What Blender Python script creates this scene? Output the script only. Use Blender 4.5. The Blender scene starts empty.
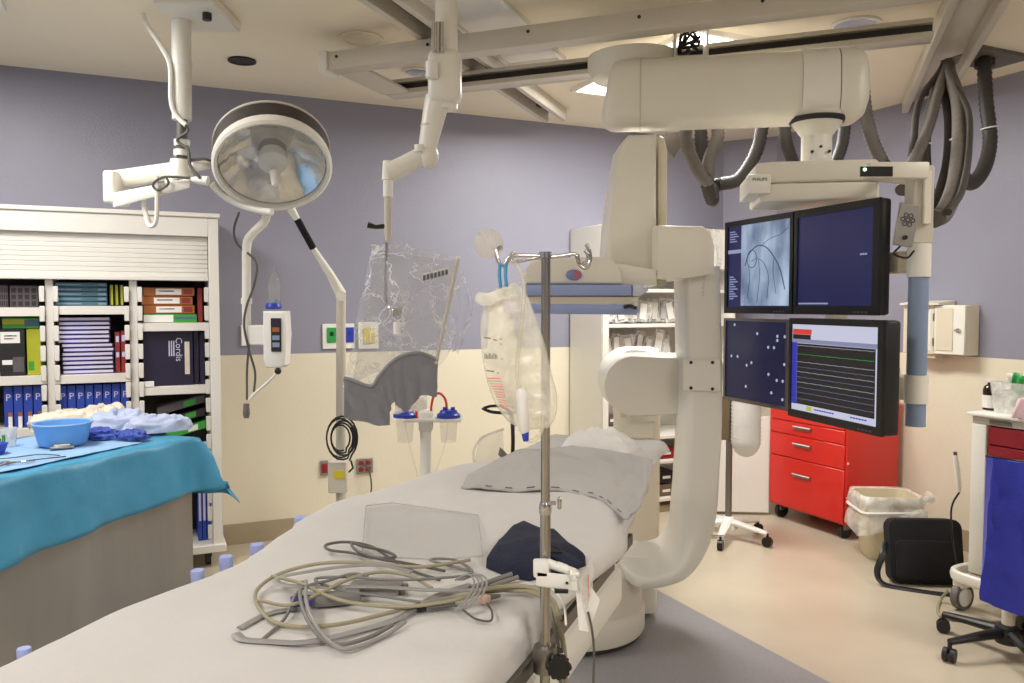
import bpy, bmesh, math, random
from mathutils import Vector, Matrix, noise as mnoise
random.seed(7)
S = bpy.context.scene
COL = S.collection
V = Vector
R = math.radians
pi = math.pi

# ------------------------------------------------------------------ camera, exposure, lights
CAMZ, PITCH, FPX = 1.52, R(2.6), 800.0
cd = bpy.data.cameras.new('camera'); cam = bpy.data.objects.new('camera', cd); COL.objects.link(cam)
cam.location = (0, 0, CAMZ); cam.rotation_euler = (pi/2-PITCH, 0, 0)
cd.sensor_width = 36; cd.lens = 36*FPX/1024; cd.clip_start = .05
S.camera = cam
S.view_settings.view_transform = 'Standard'; S.view_settings.look = 'None'
S.view_settings.exposure = -0.27; S.view_settings.gamma = 1; S.view_settings.use_curve_mapping = False
w = bpy.data.worlds.new('world'); S.world = w; w.use_nodes = True
w.node_tree.nodes['Background'].inputs[0].default_value = (.9, .93, 1, 1)
w.node_tree.nodes['Background'].inputs[1].default_value = .02
CEIL = 2.86
# room frame: corner C, u runs left along the back wall, v runs out into the room
C0 = V((1.97, 6.73, 0)); UD = V((-.910, -.4146, 0)); VD = V((.4146, -.910, 0))
ROOMZ = math.atan2(.4146, .910)                 # local +x runs right along the back wall, local -y faces the room
def room(u, v, z=0): return C0 + UD*u + VD*v + V((0, 0, z))
TZ = -math.atan2(.36, .933)                      # table / ceiling rail frame: local +y runs away from the viewer
TX = V((.933, -.36, 0)); TY = V((.36, .933, 0))
def area(p, power, sx=.56, sy=1.17):
    l = bpy.data.lights.new('troffer_light', 'AREA'); l.shape = 'RECTANGLE'; l.size = sx; l.size_y = sy
    l.energy = power; l.color = (1, .985, .965)
    o = bpy.data.objects.new('troffer_light', l); COL.objects.link(o)
    o.location = (p.x, p.y, CEIL-.03); o.rotation_euler = (0, 0, ROOMZ)
# ceiling troffers that are on (room coordinates of their centres, watts): two reach into the frame, the other three are unseen, added as fill
LAMPS = [(1.87, 1.50, 76), (5.44, 1.63, 48), (1.2, 4.6, 25), (6.0, 5.0, 38), (3.9, 6.9, 48)]
for a in LAMPS: area(room(a[0], a[1]), a[2])

# ------------------------------------------------------------------ photo geometry -> world
_f = V((0, math.cos(PITCH), -math.sin(PITCH))); _u = V((0, math.sin(PITCH), math.cos(PITCH))); _o = V((0, 0, CAMZ))
def ray(px, py): return _f + V((1, 0, 0))*((px-512)/FPX) + _u*((341.5-py)/FPX)
def PY(px, py, Y): d = ray(px, py); return _o + d*(Y/d.y)
def PZ(px, py, z): d = ray(px, py); return _o + d*((z-CAMZ)/d.z)
def PV(px, py, v): d = ray(px, py); return _o + d*(((C0-_o).dot(VD)+v)/d.dot(VD))
def PU(px, py, u): d = ray(px, py); return _o + d*(((C0-_o).dot(UD)+u)/d.dot(UD))
def uv_of(p): q = V(p)-C0; return q.dot(UD), q.dot(VD)

# ------------------------------------------------------------------ materials
def lin(h):
    h = h.lstrip('#'); c = [int(h[i:i+2], 16)/255 for i in (0, 2, 4)]
    return tuple((x/12.92 if x <= .04045 else ((x+.055)/1.055)**2.4) for x in c)+(1,)
def mk(name, hexc, rough=.5, metal=0, var=.06, scale=6, bump=0, bscale=60, spec=.5, trans=0, alpha=1, sheen=0, stretch=None, coat=0):
    m = bpy.data.materials.new(name); m.use_nodes = True; nt = m.node_tree; b = nt.nodes['Principled BSDF']
    tc = nt.nodes.new('ShaderNodeTexCoord'); src = tc.outputs['Object']
    if stretch:
        mp = nt.nodes.new('ShaderNodeMapping'); mp.inputs['Scale'].default_value = stretch
        nt.links.new(src, mp.inputs[0]); src = mp.outputs[0]
    c = lin(hexc)
    n = nt.nodes.new('ShaderNodeTexNoise'); n.inputs['Scale'].default_value = scale; n.inputs['Detail'].default_value = 4
    nt.links.new(src, n.inputs['Vector'])
    rp = nt.nodes.new('ShaderNodeValToRGB'); e = rp.color_ramp.elements
    e[0].position = .3; e[1].position = .7
    e[0].color = tuple(x*(1-var) for x in c[:3])+(1,); e[1].color = tuple(min(1, x*(1+var)) for x in c[:3])+(1,)
    nt.links.new(n.outputs[0], rp.inputs[0]); nt.links.new(rp.outputs[0], b.inputs['Base Color'])
    b.inputs['Roughness'].default_value = rough; b.inputs['Metallic'].default_value = metal
    b.inputs['Specular IOR Level'].default_value = spec
    b.inputs['Transmission Weight'].default_value = trans; b.inputs['Alpha'].default_value = alpha
    b.inputs['Sheen Weight'].default_value = sheen; b.inputs['Coat Weight'].default_value = coat
    if bump:
        n2 = nt.nodes.new('ShaderNodeTexNoise'); n2.inputs['Scale'].default_value = bscale; n2.inputs['Detail'].default_value = 3
        nt.links.new(src, n2.inputs['Vector'])
        bp = nt.nodes.new('ShaderNodeBump'); bp.inputs['Strength'].default_value = bump; bp.inputs['Distance'].default_value = .01
        nt.links.new(n2.outputs[0], bp.inputs['Height']); nt.links.new(bp.outputs[0], b.inputs['Normal'])
    return m
def emit(name, hexc, s, noise=None):
    m = bpy.data.materials.new(name); m.use_nodes = True; nt = m.node_tree; b = nt.nodes['Principled BSDF']
    b.inputs['Base Color'].default_value = (.01, .01, .012, 1); b.inputs['Roughness'].default_value = .3
    b.inputs['Emission Color'].default_value = lin(hexc); b.inputs['Emission Strength'].default_value = s
    if noise:
        tc = nt.nodes.new('ShaderNodeTexCoord'); n = nt.nodes.new('ShaderNodeTexNoise')
        n.inputs['Scale'].default_value = noise[1]; n.inputs['Detail'].default_value = 6
        mp = nt.nodes.new('ShaderNodeMapping'); mp.inputs['Scale'].default_value = (1, 1, .45)
        rp = nt.nodes.new('ShaderNodeValToRGB'); e = rp.color_ramp.elements
        e[0].position = .32; e[1].position = .68; e[0].color = lin(noise[0]); e[1].color = lin(hexc)
        nt.links.new(tc.outputs['Object'], mp.inputs[0]); nt.links.new(mp.outputs[0], n.inputs['Vector'])
        nt.links.new(n.outputs[0], rp.inputs[0]); nt.links.new(rp.outputs[0], b.inputs['Emission Color'])
    return m
def film(name, tint, amount, rough=.15, scale=18, col='#ffffff', crinkle=.6, edges=0):
    """thin clear plastic: mostly see-through, glossy where it wrinkles"""
    m = bpy.data.materials.new(name); m.use_nodes = True; nt = m.node_tree; b = nt.nodes['Principled BSDF']
    out = nt.nodes['Material Output']
    t = nt.nodes.new('ShaderNodeBsdfTransparent'); t.inputs[0].default_value = lin(tint)
    mx = nt.nodes.new('ShaderNodeMixShader')
    tc = nt.nodes.new('ShaderNodeTexCoord'); n = nt.nodes.new('ShaderNodeTexNoise'); n.inputs['Scale'].default_value = scale
    n.inputs['Detail'].default_value = 5; n.inputs['Distortion'].default_value = 1.2
    nt.links.new(tc.outputs['Object'], n.inputs['Vector'])
    mr = nt.nodes.new('ShaderNodeMapRange'); mr.inputs[1].default_value = .35; mr.inputs[2].default_value = .75
    mr.inputs[3].default_value = amount*.55; mr.inputs[4].default_value = min(1, amount*1.6)
    nt.links.new(n.outputs[0], mr.inputs[0]); nt.links.new(mr.outputs[0], mx.inputs[0])
    if edges:                                                   # opaque white lines painting the glints along the film's creases
        vo = nt.nodes.new('ShaderNodeTexVoronoi'); vo.feature = 'DISTANCE_TO_EDGE'; vo.inputs['Scale'].default_value = edges
        va = nt.nodes.new('ShaderNodeVectorMath'); va.operation = 'MULTIPLY_ADD'; va.inputs[1].default_value = (.18, .18, .3)
        nt.links.new(n.outputs['Color'], va.inputs[0]); nt.links.new(tc.outputs['Object'], va.inputs[2]); nt.links.new(va.outputs[0], vo.inputs['Vector'])
        m2 = nt.nodes.new('ShaderNodeMapRange'); m2.inputs[1].default_value = 0; m2.inputs[2].default_value = .045; m2.inputs[3].default_value = .9; m2.inputs[4].default_value = 0
        nt.links.new(vo.outputs['Distance'], m2.inputs[0])
        m4 = nt.nodes.new('ShaderNodeMath'); m4.operation = 'MULTIPLY'; nt.links.new(m2.outputs[0], m4.inputs[0]); nt.links.new(n.outputs[0], m4.inputs[1])
        m3 = nt.nodes.new('ShaderNodeMath'); m3.operation = 'ADD'; m3.use_clamp = True
        nt.links.new(mr.outputs[0], m3.inputs[0]); nt.links.new(m4.outputs[0], m3.inputs[1]); nt.links.new(m3.outputs[0], mx.inputs[0])
    bp = nt.nodes.new('ShaderNodeBump'); bp.inputs['Strength'].default_value = crinkle; bp.inputs['Distance'].default_value = .02
    nt.links.new(n.outputs[0], bp.inputs['Height']); nt.links.new(bp.outputs[0], b.inputs['Normal'])
    b.inputs['Base Color'].default_value = lin(col); b.inputs['Roughness'].default_value = rough
    nt.links.new(t.outputs[0], mx.inputs[1]); nt.links.new(b.outputs[0], mx.inputs[2]); nt.links.new(mx.outputs[0], out.inputs[0])
    return m
M = {}
M['ceiling'] = mk('ceiling_paint', '#efe6d1', .9, var=.02, scale=1.5, bump=.05, bscale=120)
M['white'] = mk('white_enamel', '#e7e4da', .35, var=.02, scale=3)
M['cream'] = mk('cream_enamel', '#e2ddcf', .38, var=.02, scale=3)
M['cream2'] = mk('cream_panel', '#d8ceb8', .5, var=.02, scale=3)
M['rail'] = mk('rail_enamel', '#cbc4b6', .4, var=.03, scale=4)
M['plastic'] = mk('white_plastic', '#e9e7e0', .4, var=.02)
M['bookcase'] = mk('bookcase_white', '#dedad2', .5, var=.02)
M['dark'] = mk('dark_plastic', '#1d1c1e', .45, var=.1)
M['black'] = mk('black_plastic', '#0f0f11', .4, var=.1)
M['blackcloth'] = mk('black_cloth', '#0e0e12', .9, var=.2, bump=.3, bscale=250)
M['slot'] = mk('dark_slot', '#3a3431', .6, var=.15)
M['chrome'] = mk('chrome', '#c8c6c2', .18, 1, var=.03)
M['poleste'] = mk('pole_steel', '#aaa6a0', .22, 1, var=.04)
M['steel'] = mk('brushed_steel', '#8d8983', .38, 1, var=.12, scale=3, stretch=(1, 1, .1), bump=.03, bscale=200)
M['panelsteel'] = mk('brushed_side_panel', '#a3a09b', .42, .8, var=.1, scale=2.2, stretch=(2.5, 2.5, .3), bump=.04, bscale=150)
M['ironrail'] = mk('rail_steel', '#77716a', .4, .9, var=.1)
M['sheet'] = mk('white_sheet', '#cbc8c5', .85, var=.03, scale=4, bump=.12, bscale=35, sheen=.1)
M['pillow'] = mk('pillow_case', '#b3b0ae', .9, var=.04, scale=5, bump=.15, bscale=40)
M['pillowhite'] = mk('white_pillow_case', '#e2e0dd', .9, var=.02, bump=.1, bscale=30)
M['navy'] = mk('navy_cloth', '#171c33', .85, var=.15, bump=.25, bscale=150)
M['teal'] = mk('teal_drape', '#4594ba', .42, var=.08, scale=5, bump=.45, bscale=14)
M['lightblue'] = mk('light_blue_sheet', '#8db2da', .7, var=.06, scale=7, bump=.12, bscale=40)
M['gown'] = mk('folded_gown_cloth', '#b4bfda', .85, var=.1, scale=12, bump=.25, bscale=40)
M['gauze'] = mk('cream_gauze', '#dcd2c2', .9, var=.06, scale=14, bump=.3, bscale=60)
M['bluecloth'] = mk('blue_wrap', '#3f55a8', .8, var=.15, scale=12, bump=.2, bscale=40)
M['basin'] = mk('blue_basin', '#69a5e2', .4, var=.04)
M['lavender'] = mk('lavender_plastic', '#a3aee6', .4, var=.04)
M['leadgrey'] = mk('grey_vinyl', '#828288', .6, var=.06, scale=20, bump=.15, bscale=60)
M['cblue'] = mk('blue_stripe', '#8f9ec9', .45, var=.03)
M['fadeblue'] = mk('pale_blue_stripe', '#c3c8d4', .35, var=.05)
M['colblue'] = mk('blue_grey_tube', '#8496b2', .45, var=.03)
M['hose'] = mk('grey_corrugated_hose', '#6e6863', .55, var=.12, scale=25)
M['hosedark'] = mk('dark_corrugated_hose', '#3c3835', .55, var=.15, scale=25)
M['red'] = mk('red_enamel', '#d8281f', .32, var=.04, coat=.2)
M['dkred'] = mk('dark_red_enamel', '#8e1526', .35, var=.06, coat=.2)
M['royal'] = mk('royal_blue_cloth', '#2a31a6', .8, var=.08, scale=8, bump=.2, bscale=120, sheen=.2)
M['bin'] = mk('beige_bin_plastic', '#d6cbae', .5, var=.03)
M['liner'] = film('bin_liner', '#fafafa', .5, .35, 7, '#f8f5ee', .3)
M['film'] = film('clear_drape_film', '#fafafa', .09, .12, 9, '#ffffff', 1.0, 7)
M['bedfilm'] = film('clear_sheet_film', '#fafafa', .05, .08, 5, '#f4f2f0', .3)
M['acrylic'] = film('clear_acrylic', '#f4f4f4', .10, .06, 4, '#ffffff', .1)
M['tray'] = film('clear_tray_plastic', '#f0f0f0', .16, .12, 6, '#e4e2e0', .15)
M['pouch'] = film('clear_pouch', '#fafafa', .5, .15, 14, '#f8f6f2')
M['saline'] = film('saline_bag_plastic', '#fefdf8', .5, .2, 9, '#fdfaf0', .2)
M['frost'] = film('frosted_disc', '#f8f6f0', .3, .3, 8, '#e9e4d8', .1)
M['beigecable'] = mk('beige_cable', '#9d957a', .5, var=.05)
M['greycable'] = mk('grey_cable', '#787672', .5, var=.06)
M['ribbon'] = mk('grey_ribbon_cable', '#918f8c', .5, var=.05)
M['dkcable'] = mk('dark_cable', '#57554f', .5, var=.1)
M['redtube'] = mk('red_rubber_tube', '#d9401f', .4, var=.05)
M['cobalt'] = mk('cobalt_plastic', '#2b3fae', .35, var=.06)
M['paper'] = mk('white_label', '#ece9e4', .7, var=.02)
M['ink'] = mk('grey_ink', '#5a5b60', .8, var=.05)
M['redink'] = mk('red_ink', '#d8847c', .8, var=.05)
M['reflector'] = mk('lamp_reflector', '#e2e0dc', .12, 1, var=.2, scale=7, bump=.5, bscale=7)  # mottled tone imitates streaky reflections in the bowl
M['lampglass'] = film('lamp_lens', '#eef0f2', .12, .08, 5, '#ffffff', .1)
M['taupe'] = mk('cove_base_vinyl', '#a89a80', .6, var=.04)
M['grid'] = emit('troffer_diffuser', '#fff6e6', 9)
M['lens'] = mk('unlit_troffer_lens', '#e6e4df', .35, var=.02, scale=4, bump=.1, bscale=220)
M['brown'] = mk('amber_bottle', '#2a140c', .15, var=.1)
M['greenp'] = mk('green_plastic', '#2f9a4a', .4, var=.1)
M['yellow'] = mk('yellow_print', '#d9c52f', .5, var=.05)
M['yellowgreen'] = mk('yellow_green_carton', '#b0b022', .5, var=.06)
M['purple'] = mk('dark_purple_carton', '#1f1734', .5, var=.08)
M['darkcarton'] = mk('dark_brown_carton', '#2c2424', .55, var=.1)
M['greycarton'] = mk('grey_carton', '#5c5458', .6, var=.15, scale=20)
M['tealcarton'] = mk('teal_carton', '#48707f', .5, var=.08)
M['bluecarton'] = mk('blue_carton', '#2846a8', .5, var=.06)
M['lavcarton'] = mk('lavender_carton_face', '#cdc6e4', .5, var=.05)
M['orange'] = mk('orange_carton', '#a4602e', .5, var=.06)
M['maroon'] = mk('maroon_carton', '#8a2a2c', .5, var=.08)
M['greencarton'] = mk('green_carton', '#3f9e3a', .5, var=.06)
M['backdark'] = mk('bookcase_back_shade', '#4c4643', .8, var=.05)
M['darkwood'] = mk('brown_carton', '#6e5d46', .6, var=.1)
def wall_material():
    m = bpy.data.materials.new('two_tone_wall_paint'); m.use_nodes = True; nt = m.node_tree; b = nt.nodes['Principled BSDF']
    g = nt.nodes.new('ShaderNodeNewGeometry'); sp = nt.nodes.new('ShaderNodeSeparateXYZ')
    nt.links.new(g.outputs['Position'], sp.inputs[0])
    gt = nt.nodes.new('ShaderNodeMath'); gt.operation = 'GREATER_THAN'; gt.inputs[1].default_value = 1.205
    nt.links.new(sp.outputs['Z'], gt.inputs[0])
    n = nt.nodes.new('ShaderNodeTexNoise'); n.inputs['Scale'].default_value = 1.4; n.inputs['Detail'].default_value = 5
    nt.links.new(g.outputs['Position'], n.inputs['Vector'])
    def ramp(a, c):
        r = nt.nodes.new('ShaderNodeValToRGB'); e = r.color_ramp.elements
        e[0].position = .3; e[1].position = .7; e[0].color = lin(a); e[1].color = lin(c)
        nt.links.new(n.outputs[0], r.inputs[0]); return r.outputs[0]
    mx = nt.nodes.new('ShaderNodeMix'); mx.data_type = 'RGBA'
    nt.links.new(gt.outputs[0], mx.inputs[0])
    nt.links.new(ramp('#e2dac4', '#e7dfca'), mx.inputs[6]); nt.links.new(ramp('#8f8e9d', '#9594a4'), mx.inputs[7])
    nt.links.new(mx.outputs[2], b.inputs['Base Color'])
    b.inputs['Roughness'].default_value = .42; b.inputs['Specular IOR Level'].default_value = .35
    n2 = nt.nodes.new('ShaderNodeTexNoise'); n2.inputs['Scale'].default_value = 90
    nt.links.new(g.outputs['Position'], n2.inputs['Vector'])
    bp = nt.nodes.new('ShaderNodeBump'); bp.inputs['Strength'].default_value = .12; bp.inputs['Distance'].default_value = .01
    nt.links.new(n2.outputs[0], bp.inputs['Height']); nt.links.new(bp.outputs[0], b.inputs['Normal'])
    return m
M['wall'] = wall_material()
M['floor'] = mk('beige_sheet_vinyl', '#c1b5a0', .3, var=.05, scale=3, bump=.03, bscale=40)
M['greyfloor'] = mk('grey_sheet_vinyl', '#918f91', .38, var=.05, scale=60)

# ------------------------------------------------------------------ mesh builder
def rotm(r):
    if r is None: return Matrix.Identity(4)
    if isinstance(r, Matrix): return r.to_4x4()
    if isinstance(r, (int, float)): return Matrix.Rotation(r, 4, 'Z')
    return Matrix.Rotation(r[2], 4, 'Z') @ Matrix.Rotation(r[1], 4, 'Y') @ Matrix.Rotation(r[0], 4, 'X')
def smooth(pts, n=8, closed=False):
    P = [V(p) for p in pts]; out = []; N = len(P)
    rng = range(N if closed else N-1)
    for i in rng:
        p0 = P[(i-1) % N] if closed or i > 0 else P[0]*2-P[1]
        p1 = P[i]; p2 = P[(i+1) % N]
        p3 = P[(i+2) % N] if closed or i+2 < N else P[-1]*2-P[-2]
        for k in range(n):
            t = k/n
            out.append(.5*((2*p1)+(p2-p0)*t+(2*p0-5*p1+4*p2-p3)*t*t+(3*p1-p0-3*p2+p3)*t**3))
    if not closed: out.append(P[-1].copy())
    return out
class MB:
    def __init__(s): s.bm = bmesh.new()
    def _bev(s, faces, bev, seg, edges=None):
        if bev <= 0: return
        es = edges if edges is not None else list({e for f in faces for e in f.edges})
        bmesh.ops.bevel(s.bm, geom=es, offset=bev, segments=seg, affect='EDGES', profile=.5, clamp_overlap=True)
    def hexa(s, vs, bev=0, seg=2):
        v = [s.bm.verts.new(p) for p in vs]
        F = [s.bm.faces.new([v[i] for i in q]) for q in ((0,3,2,1),(4,5,6,7),(0,1,5,4),(1,2,6,5),(2,3,7,6),(3,0,4,7))]
        s._bev(F, bev, seg); return s
    def box(s, c, d, rot=None, bev=0, seg=2):
        m = Matrix.Translation(V(c)) @ rotm(rot); x, y, z = d[0]/2, d[1]/2, d[2]/2
        return s.hexa([m @ V(p) for p in ((-x,-y,-z),(x,-y,-z),(x,y,-z),(-x,y,-z),(-x,-y,z),(x,-y,z),(x,y,z),(-x,y,z))], bev, seg)
    def bx(s, a, b, bev=0, seg=2):
        return s.box([(p+q)/2 for p, q in zip(a, b)], [abs(q-p) for p, q in zip(a, b)], None, bev, seg)
    def tube(s, pts, r, seg=8, closed=False, cap=True, flat=None, up=None):
        P = [V(p) for p in pts]; N = len(P); rings = []
        rs = r if isinstance(r, (list, tuple)) else [r]*N
        prev = None
        for i in range(N):
            a = P[(i-1) % N] if closed or i > 0 else P[0]; b = P[(i+1) % N] if closed or i+1 < N else P[-1]
            t = (b-a); t = t.normalized() if t.length > 1e-9 else V((0, 0, 1))
            if up is not None:
                n = V(up) - t*V(up).dot(t)
            elif prev is None:
                n = t.orthogonal()
            else: n = prev - t*prev.dot(t)
            if n.length < 1e-6: n = t.orthogonal()
            n.normalize(); prev = n; bn = t.cross(n)
            k1, k2 = (1, 1) if flat is None else flat
            rings.append([s.bm.verts.new(P[i]+(n*math.cos(2*pi*k/seg)*k1+bn*math.sin(2*pi*k/seg)*k2)*rs[i]) for k in range(seg)])
        for i in range(N if closed else N-1):
            A, B = rings[i], rings[(i+1) % N]
            for k in range(seg): s.bm.faces.new((A[k], A[(k+1) % seg], B[(k+1) % seg], B[k]))
        if cap and not closed:
            s.bm.faces.new(rings[0][::-1]); s.bm.faces.new(rings[-1])
        return s
    def cyl(s, a, b, r, r2=None, seg=16): return s.tube([a, b], [r, r if r2 is None else r2], seg)
    def lathe(s, prof, c=(0, 0, 0), axis=(0, 0, 1), seg=24, capa=True, capb=True):
        q = V((0, 0, 1)).rotation_difference(V(axis).normalized()).to_matrix().to_4x4(); m = Matrix.Translation(V(c)) @ q
        rings = [[s.bm.verts.new(m @ V((r*math.cos(2*pi*k/seg), r*math.sin(2*pi*k/seg), z))) for k in range(seg)] for r, z in prof]
        for A, B in zip(rings, rings[1:]):
            for k in range(seg): s.bm.faces.new((A[k], A[(k+1) % seg], B[(k+1) % seg], B[k]))
        if capa: s.bm.faces.new(rings[0][::-1])
        if capb: s.bm.faces.new(rings[-1])
        return s
    def extrude(s, pts, vec, bev=0, seg=2):
        P = [V(p) for p in pts]; vec = V(vec); n = len(P)
        A = [s.bm.verts.new(p) for p in P]; B = [s.bm.verts.new(p+vec) for p in P]
        f0 = s.bm.faces.new(A[::-1]); f1 = s.bm.faces.new(B)
        for k in range(n): s.bm.faces.new((A[k], A[(k+1) % n], B[(k+1) % n], B[k]))
        if bev > 0: s._bev(None, bev, seg, list(set(f0.edges) | set(f1.edges)))
        return s
    def sphere(s, c, r, sc=(1, 1, 1), seg=16, rot=None):
        m = Matrix.Translation(V(c)) @ rotm(rot) @ Matrix.Diagonal((sc[0], sc[1], sc[2], 1))
        bmesh.ops.create_uvsphere(s.bm, u_segments=seg, v_segments=max(6, seg//2), radius=r, matrix=m); return s
    def grid(s, fn, nu, nv, close=False):
        g = [[s.bm.verts.new(fn(i/nu, j/nv)) for j in range(nv+1)] for i in range(nu+1)]
        for i in range(nu):
            for j in range(nv): s.bm.faces.new((g[i][j], g[i+1][j], g[i+1][j+1], g[i][j+1]))
        return s
    def text(s, body, size, m, depth=.0006):
        cu = bpy.data.curves.new('t', 'FONT'); cu.body = body; cu.size = size; cu.align_x = 'CENTER'; cu.align_y = 'CENTER'; cu.extrude = depth; cu.resolution_u = 2
        ob = bpy.data.objects.new('t', cu); COL.objects.link(ob); dg = bpy.context.evaluated_depsgraph_get(); dg.update()
        me = bpy.data.meshes.new_from_object(ob.evaluated_get(dg)); me.transform(m); s.bm.from_mesh(me)
        bpy.data.meshes.remove(me); bpy.data.objects.remove(ob); bpy.data.curves.remove(cu); return s
    def solid(s, t):
        bmesh.ops.recalc_face_normals(s.bm, faces=s.bm.faces)
        bmesh.ops.solidify(s.bm, geom=s.bm.faces[:], thickness=t); return s

WM = {}
def link(name, mb, mat, parent=None, inv=None, ang=40, flat=False):
    bm = mb.bm
    if inv is not None: bm.transform(inv)
    bmesh.ops.recalc_face_normals(bm, faces=bm.faces)
    me = bpy.data.meshes.new(name); bm.to_mesh(me); bm.free()
    if not flat:
        me.polygons.foreach_set('use_smooth', [True]*len(me.polygons)); me.set_sharp_from_angle(angle=R(ang))
    me.materials.append(mat if not isinstance(mat, str) else M[mat])
    o = bpy.data.objects.new(name, me); COL.objects.link(o)
    if parent is not None: o.parent = parent; WM[o.name] = WM[parent.name]
    return o
def thing(name, label, cat, loc=(0, 0, 0), rotz=0, group=None):
    o = bpy.data.objects.new(name, None); COL.objects.link(o); o.empty_display_size = .1
    o.location = loc; o.rotation_euler = (0, 0, rotz); o['label'] = label; o['category'] = cat
    if group: o['group'] = group
    WM[o.name] = Matrix.Translation(V(loc)) @ Matrix.Rotation(rotz, 4, 'Z'); return o
def part(name, mb, mat, parent, world=False, label=None, ang=40, flat=False, stuff=False):
    o = link(name, mb, mat, parent, WM[parent.name].inverted() if world else None, ang, flat)
    if label: o['label'] = label
    if stuff: o['kind'] = 'stuff'
    return o
def single(name, mb, mat, label, cat, group=None, ang=40, kind=None, flat=False):
    vs = [v.co for v in mb.bm.verts]; lo = V([min(v[i] for v in vs) for i in range(3)]); hi = V([max(v[i] for v in vs) for i in range(3)])
    c = V(((lo.x+hi.x)/2, (lo.y+hi.y)/2, lo.z))
    o = link(name, mb, mat, None, Matrix.Translation(-c), ang, flat); o.location = c; WM[o.name] = Matrix.Translation(c)
    o['label'] = label; o['category'] = cat
    if group: o['group'] = group
    if kind: o['kind'] = kind
    return o
def struct(name, mb, mat, parent=None, ang=40):
    o = link(name, mb, mat, parent, None, ang)
    WM[o.name] = Matrix.Identity(4)
    if parent is None: o['kind'] = 'structure'
    return o
def dup(root, loc, rotz, label, group=None):
    r = root.copy(); COL.objects.link(r); r.location = loc; r.rotation_euler = (0, 0, rotz); r['label'] = label
    if group: r['group'] = group
    for ch in list(root.children):
        c = ch.copy(); COL.objects.link(c); c.parent = r
        for g in list(ch.children):
            d = g.copy(); COL.objects.link(d); d.parent = c
    return r
def fbm(p, s, o=3): return mnoise.fractal(V(p)*s, 1.0, 2.0, o)
def face_m(origin, xdir, up=(0, 0, 1)):
    """matrix whose local x = xdir, local y = up, local z = outward normal"""
    x = V(xdir).normalized(); y = V(up).normalized(); z = x.cross(y).normalized(); y = z.cross(x)
    return Matrix(((x.x, y.x, z.x, origin[0]), (x.y, y.y, z.y, origin[1]), (x.z, y.z, z.z, origin[2]), (0, 0, 0, 1)))
ORD = ['first', 'second', 'third', 'fourth', 'fifth', 'sixth', 'seventh', 'eighth', 'ninth', 'tenth', 'eleventh', 'twelfth', 'thirteenth', 'fourteenth', 'fifteenth']

# ------------------------------------------------------------------ room shell
UL, VF = 6.6, 8.2
u722 = uv_of(PV(722, 300, 0))[0]; v775 = uv_of(PU(775, 300, 0))[1]
def slab(a, b, t, z0=0, z1=CEIL):
    a, b, t = V(a), V(b), V(t)
    return MB().hexa([a+V((0,0,z0)), b+V((0,0,z0)), b+t+V((0,0,z0)), a+t+V((0,0,z0)), a+V((0,0,z1)), b+V((0,0,z1)), b+t+V((0,0,z1)), a+t+V((0,0,z1))])
struct('wall_back', slab(room(-.12, 0), room(UL, 0), VD*-.12), 'wall')
struct('wall_right', slab(room(0, 0), room(0, VF), UD*-.12), 'wall')
struct('wall_left', slab(room(UL, -.12), room(UL, VF), UD*.12), 'wall')
struct('wall_front', slab(room(-.12, VF), room(UL+.12, VF), VD*.12), 'wall')
tri = [room(u722, 0), room(0, 0), room(0, v775)]
struct('wall_corner', MB().extrude(tri, (0, 0, CEIL)), 'wall')
struct('floor', slab(room(-.12, -.12), room(UL+.12, -.12), VD*(VF+.24), -.1, 0), 'floor')
struct('ceiling', slab(room(-.12, -.12), room(UL+.12, -.12), VD*(VF+.24), CEIL, CEIL+.1), 'ceiling')
struct('baseboard_back', slab(room(u722, .001), room(UL, .001), VD*.012, 0, .13), 'taupe')
struct('baseboard_right', slab(room(.001, v775), room(.001, VF), UD*.012, 0, .13), 'taupe')
pA, pB = PZ(640, 581, 0), PZ(830, 683, 0); dAB = (pB-pA).normalized(); nAB = V((-dAB.y, dAB.x, 0)); nAB = nAB if nAB.x < 0 else -nAB
struct('floor_inlay', MB().extrude([pA-dAB*.55, pB+dAB*1.2, pB+dAB*1.2+nAB*2.3, pA-dAB*.55+nAB*2.3], (0, 0, .002)), 'greyfloor')

# ------------------------------------------------------------------ ceiling lights
def troffer(p, rotz, lit, label, group, sx=1.22, sy=.61, z=CEIL):
    t = thing('ceiling_light', label, 'ceiling light', (p[0], p[1], z-.012), rotz, group)
    f = MB()
    for s_ in (-1, 1):
        f.box((0, s_*(sy/2-.012), 0), (sx, .024, .024)); f.box((s_*(sx/2-.012), 0, 0), (.024, sy-.048, .024))
    part('frame', f, 'plastic', t)
    part('diffuser', MB().box((0, 0, .006), (sx-.05, sy-.05, .008)), 'grid' if lit else 'lens', t)
    return t
lit_labels = ['lit ceiling troffer glowing just behind the large swivel arm', 'lit ceiling troffer cut by the upper left corner',
              'unseen troffer added to light the right of the room', 'unseen troffer added to light the far left of the room', 'unseen troffer added behind the viewer as fill light']
for (u, v, _), lb in zip(LAMPS, lit_labels): troffer(room(u, v), ROOMZ, True, lb, 'lit ceiling troffers', .61, 1.22)
q = PZ(536, 60, CEIL)-TY*.62
troffer(q, TZ, False, 'unlit narrow ceiling troffer between the long ceiling rails', None, .34, 1.24)
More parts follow.
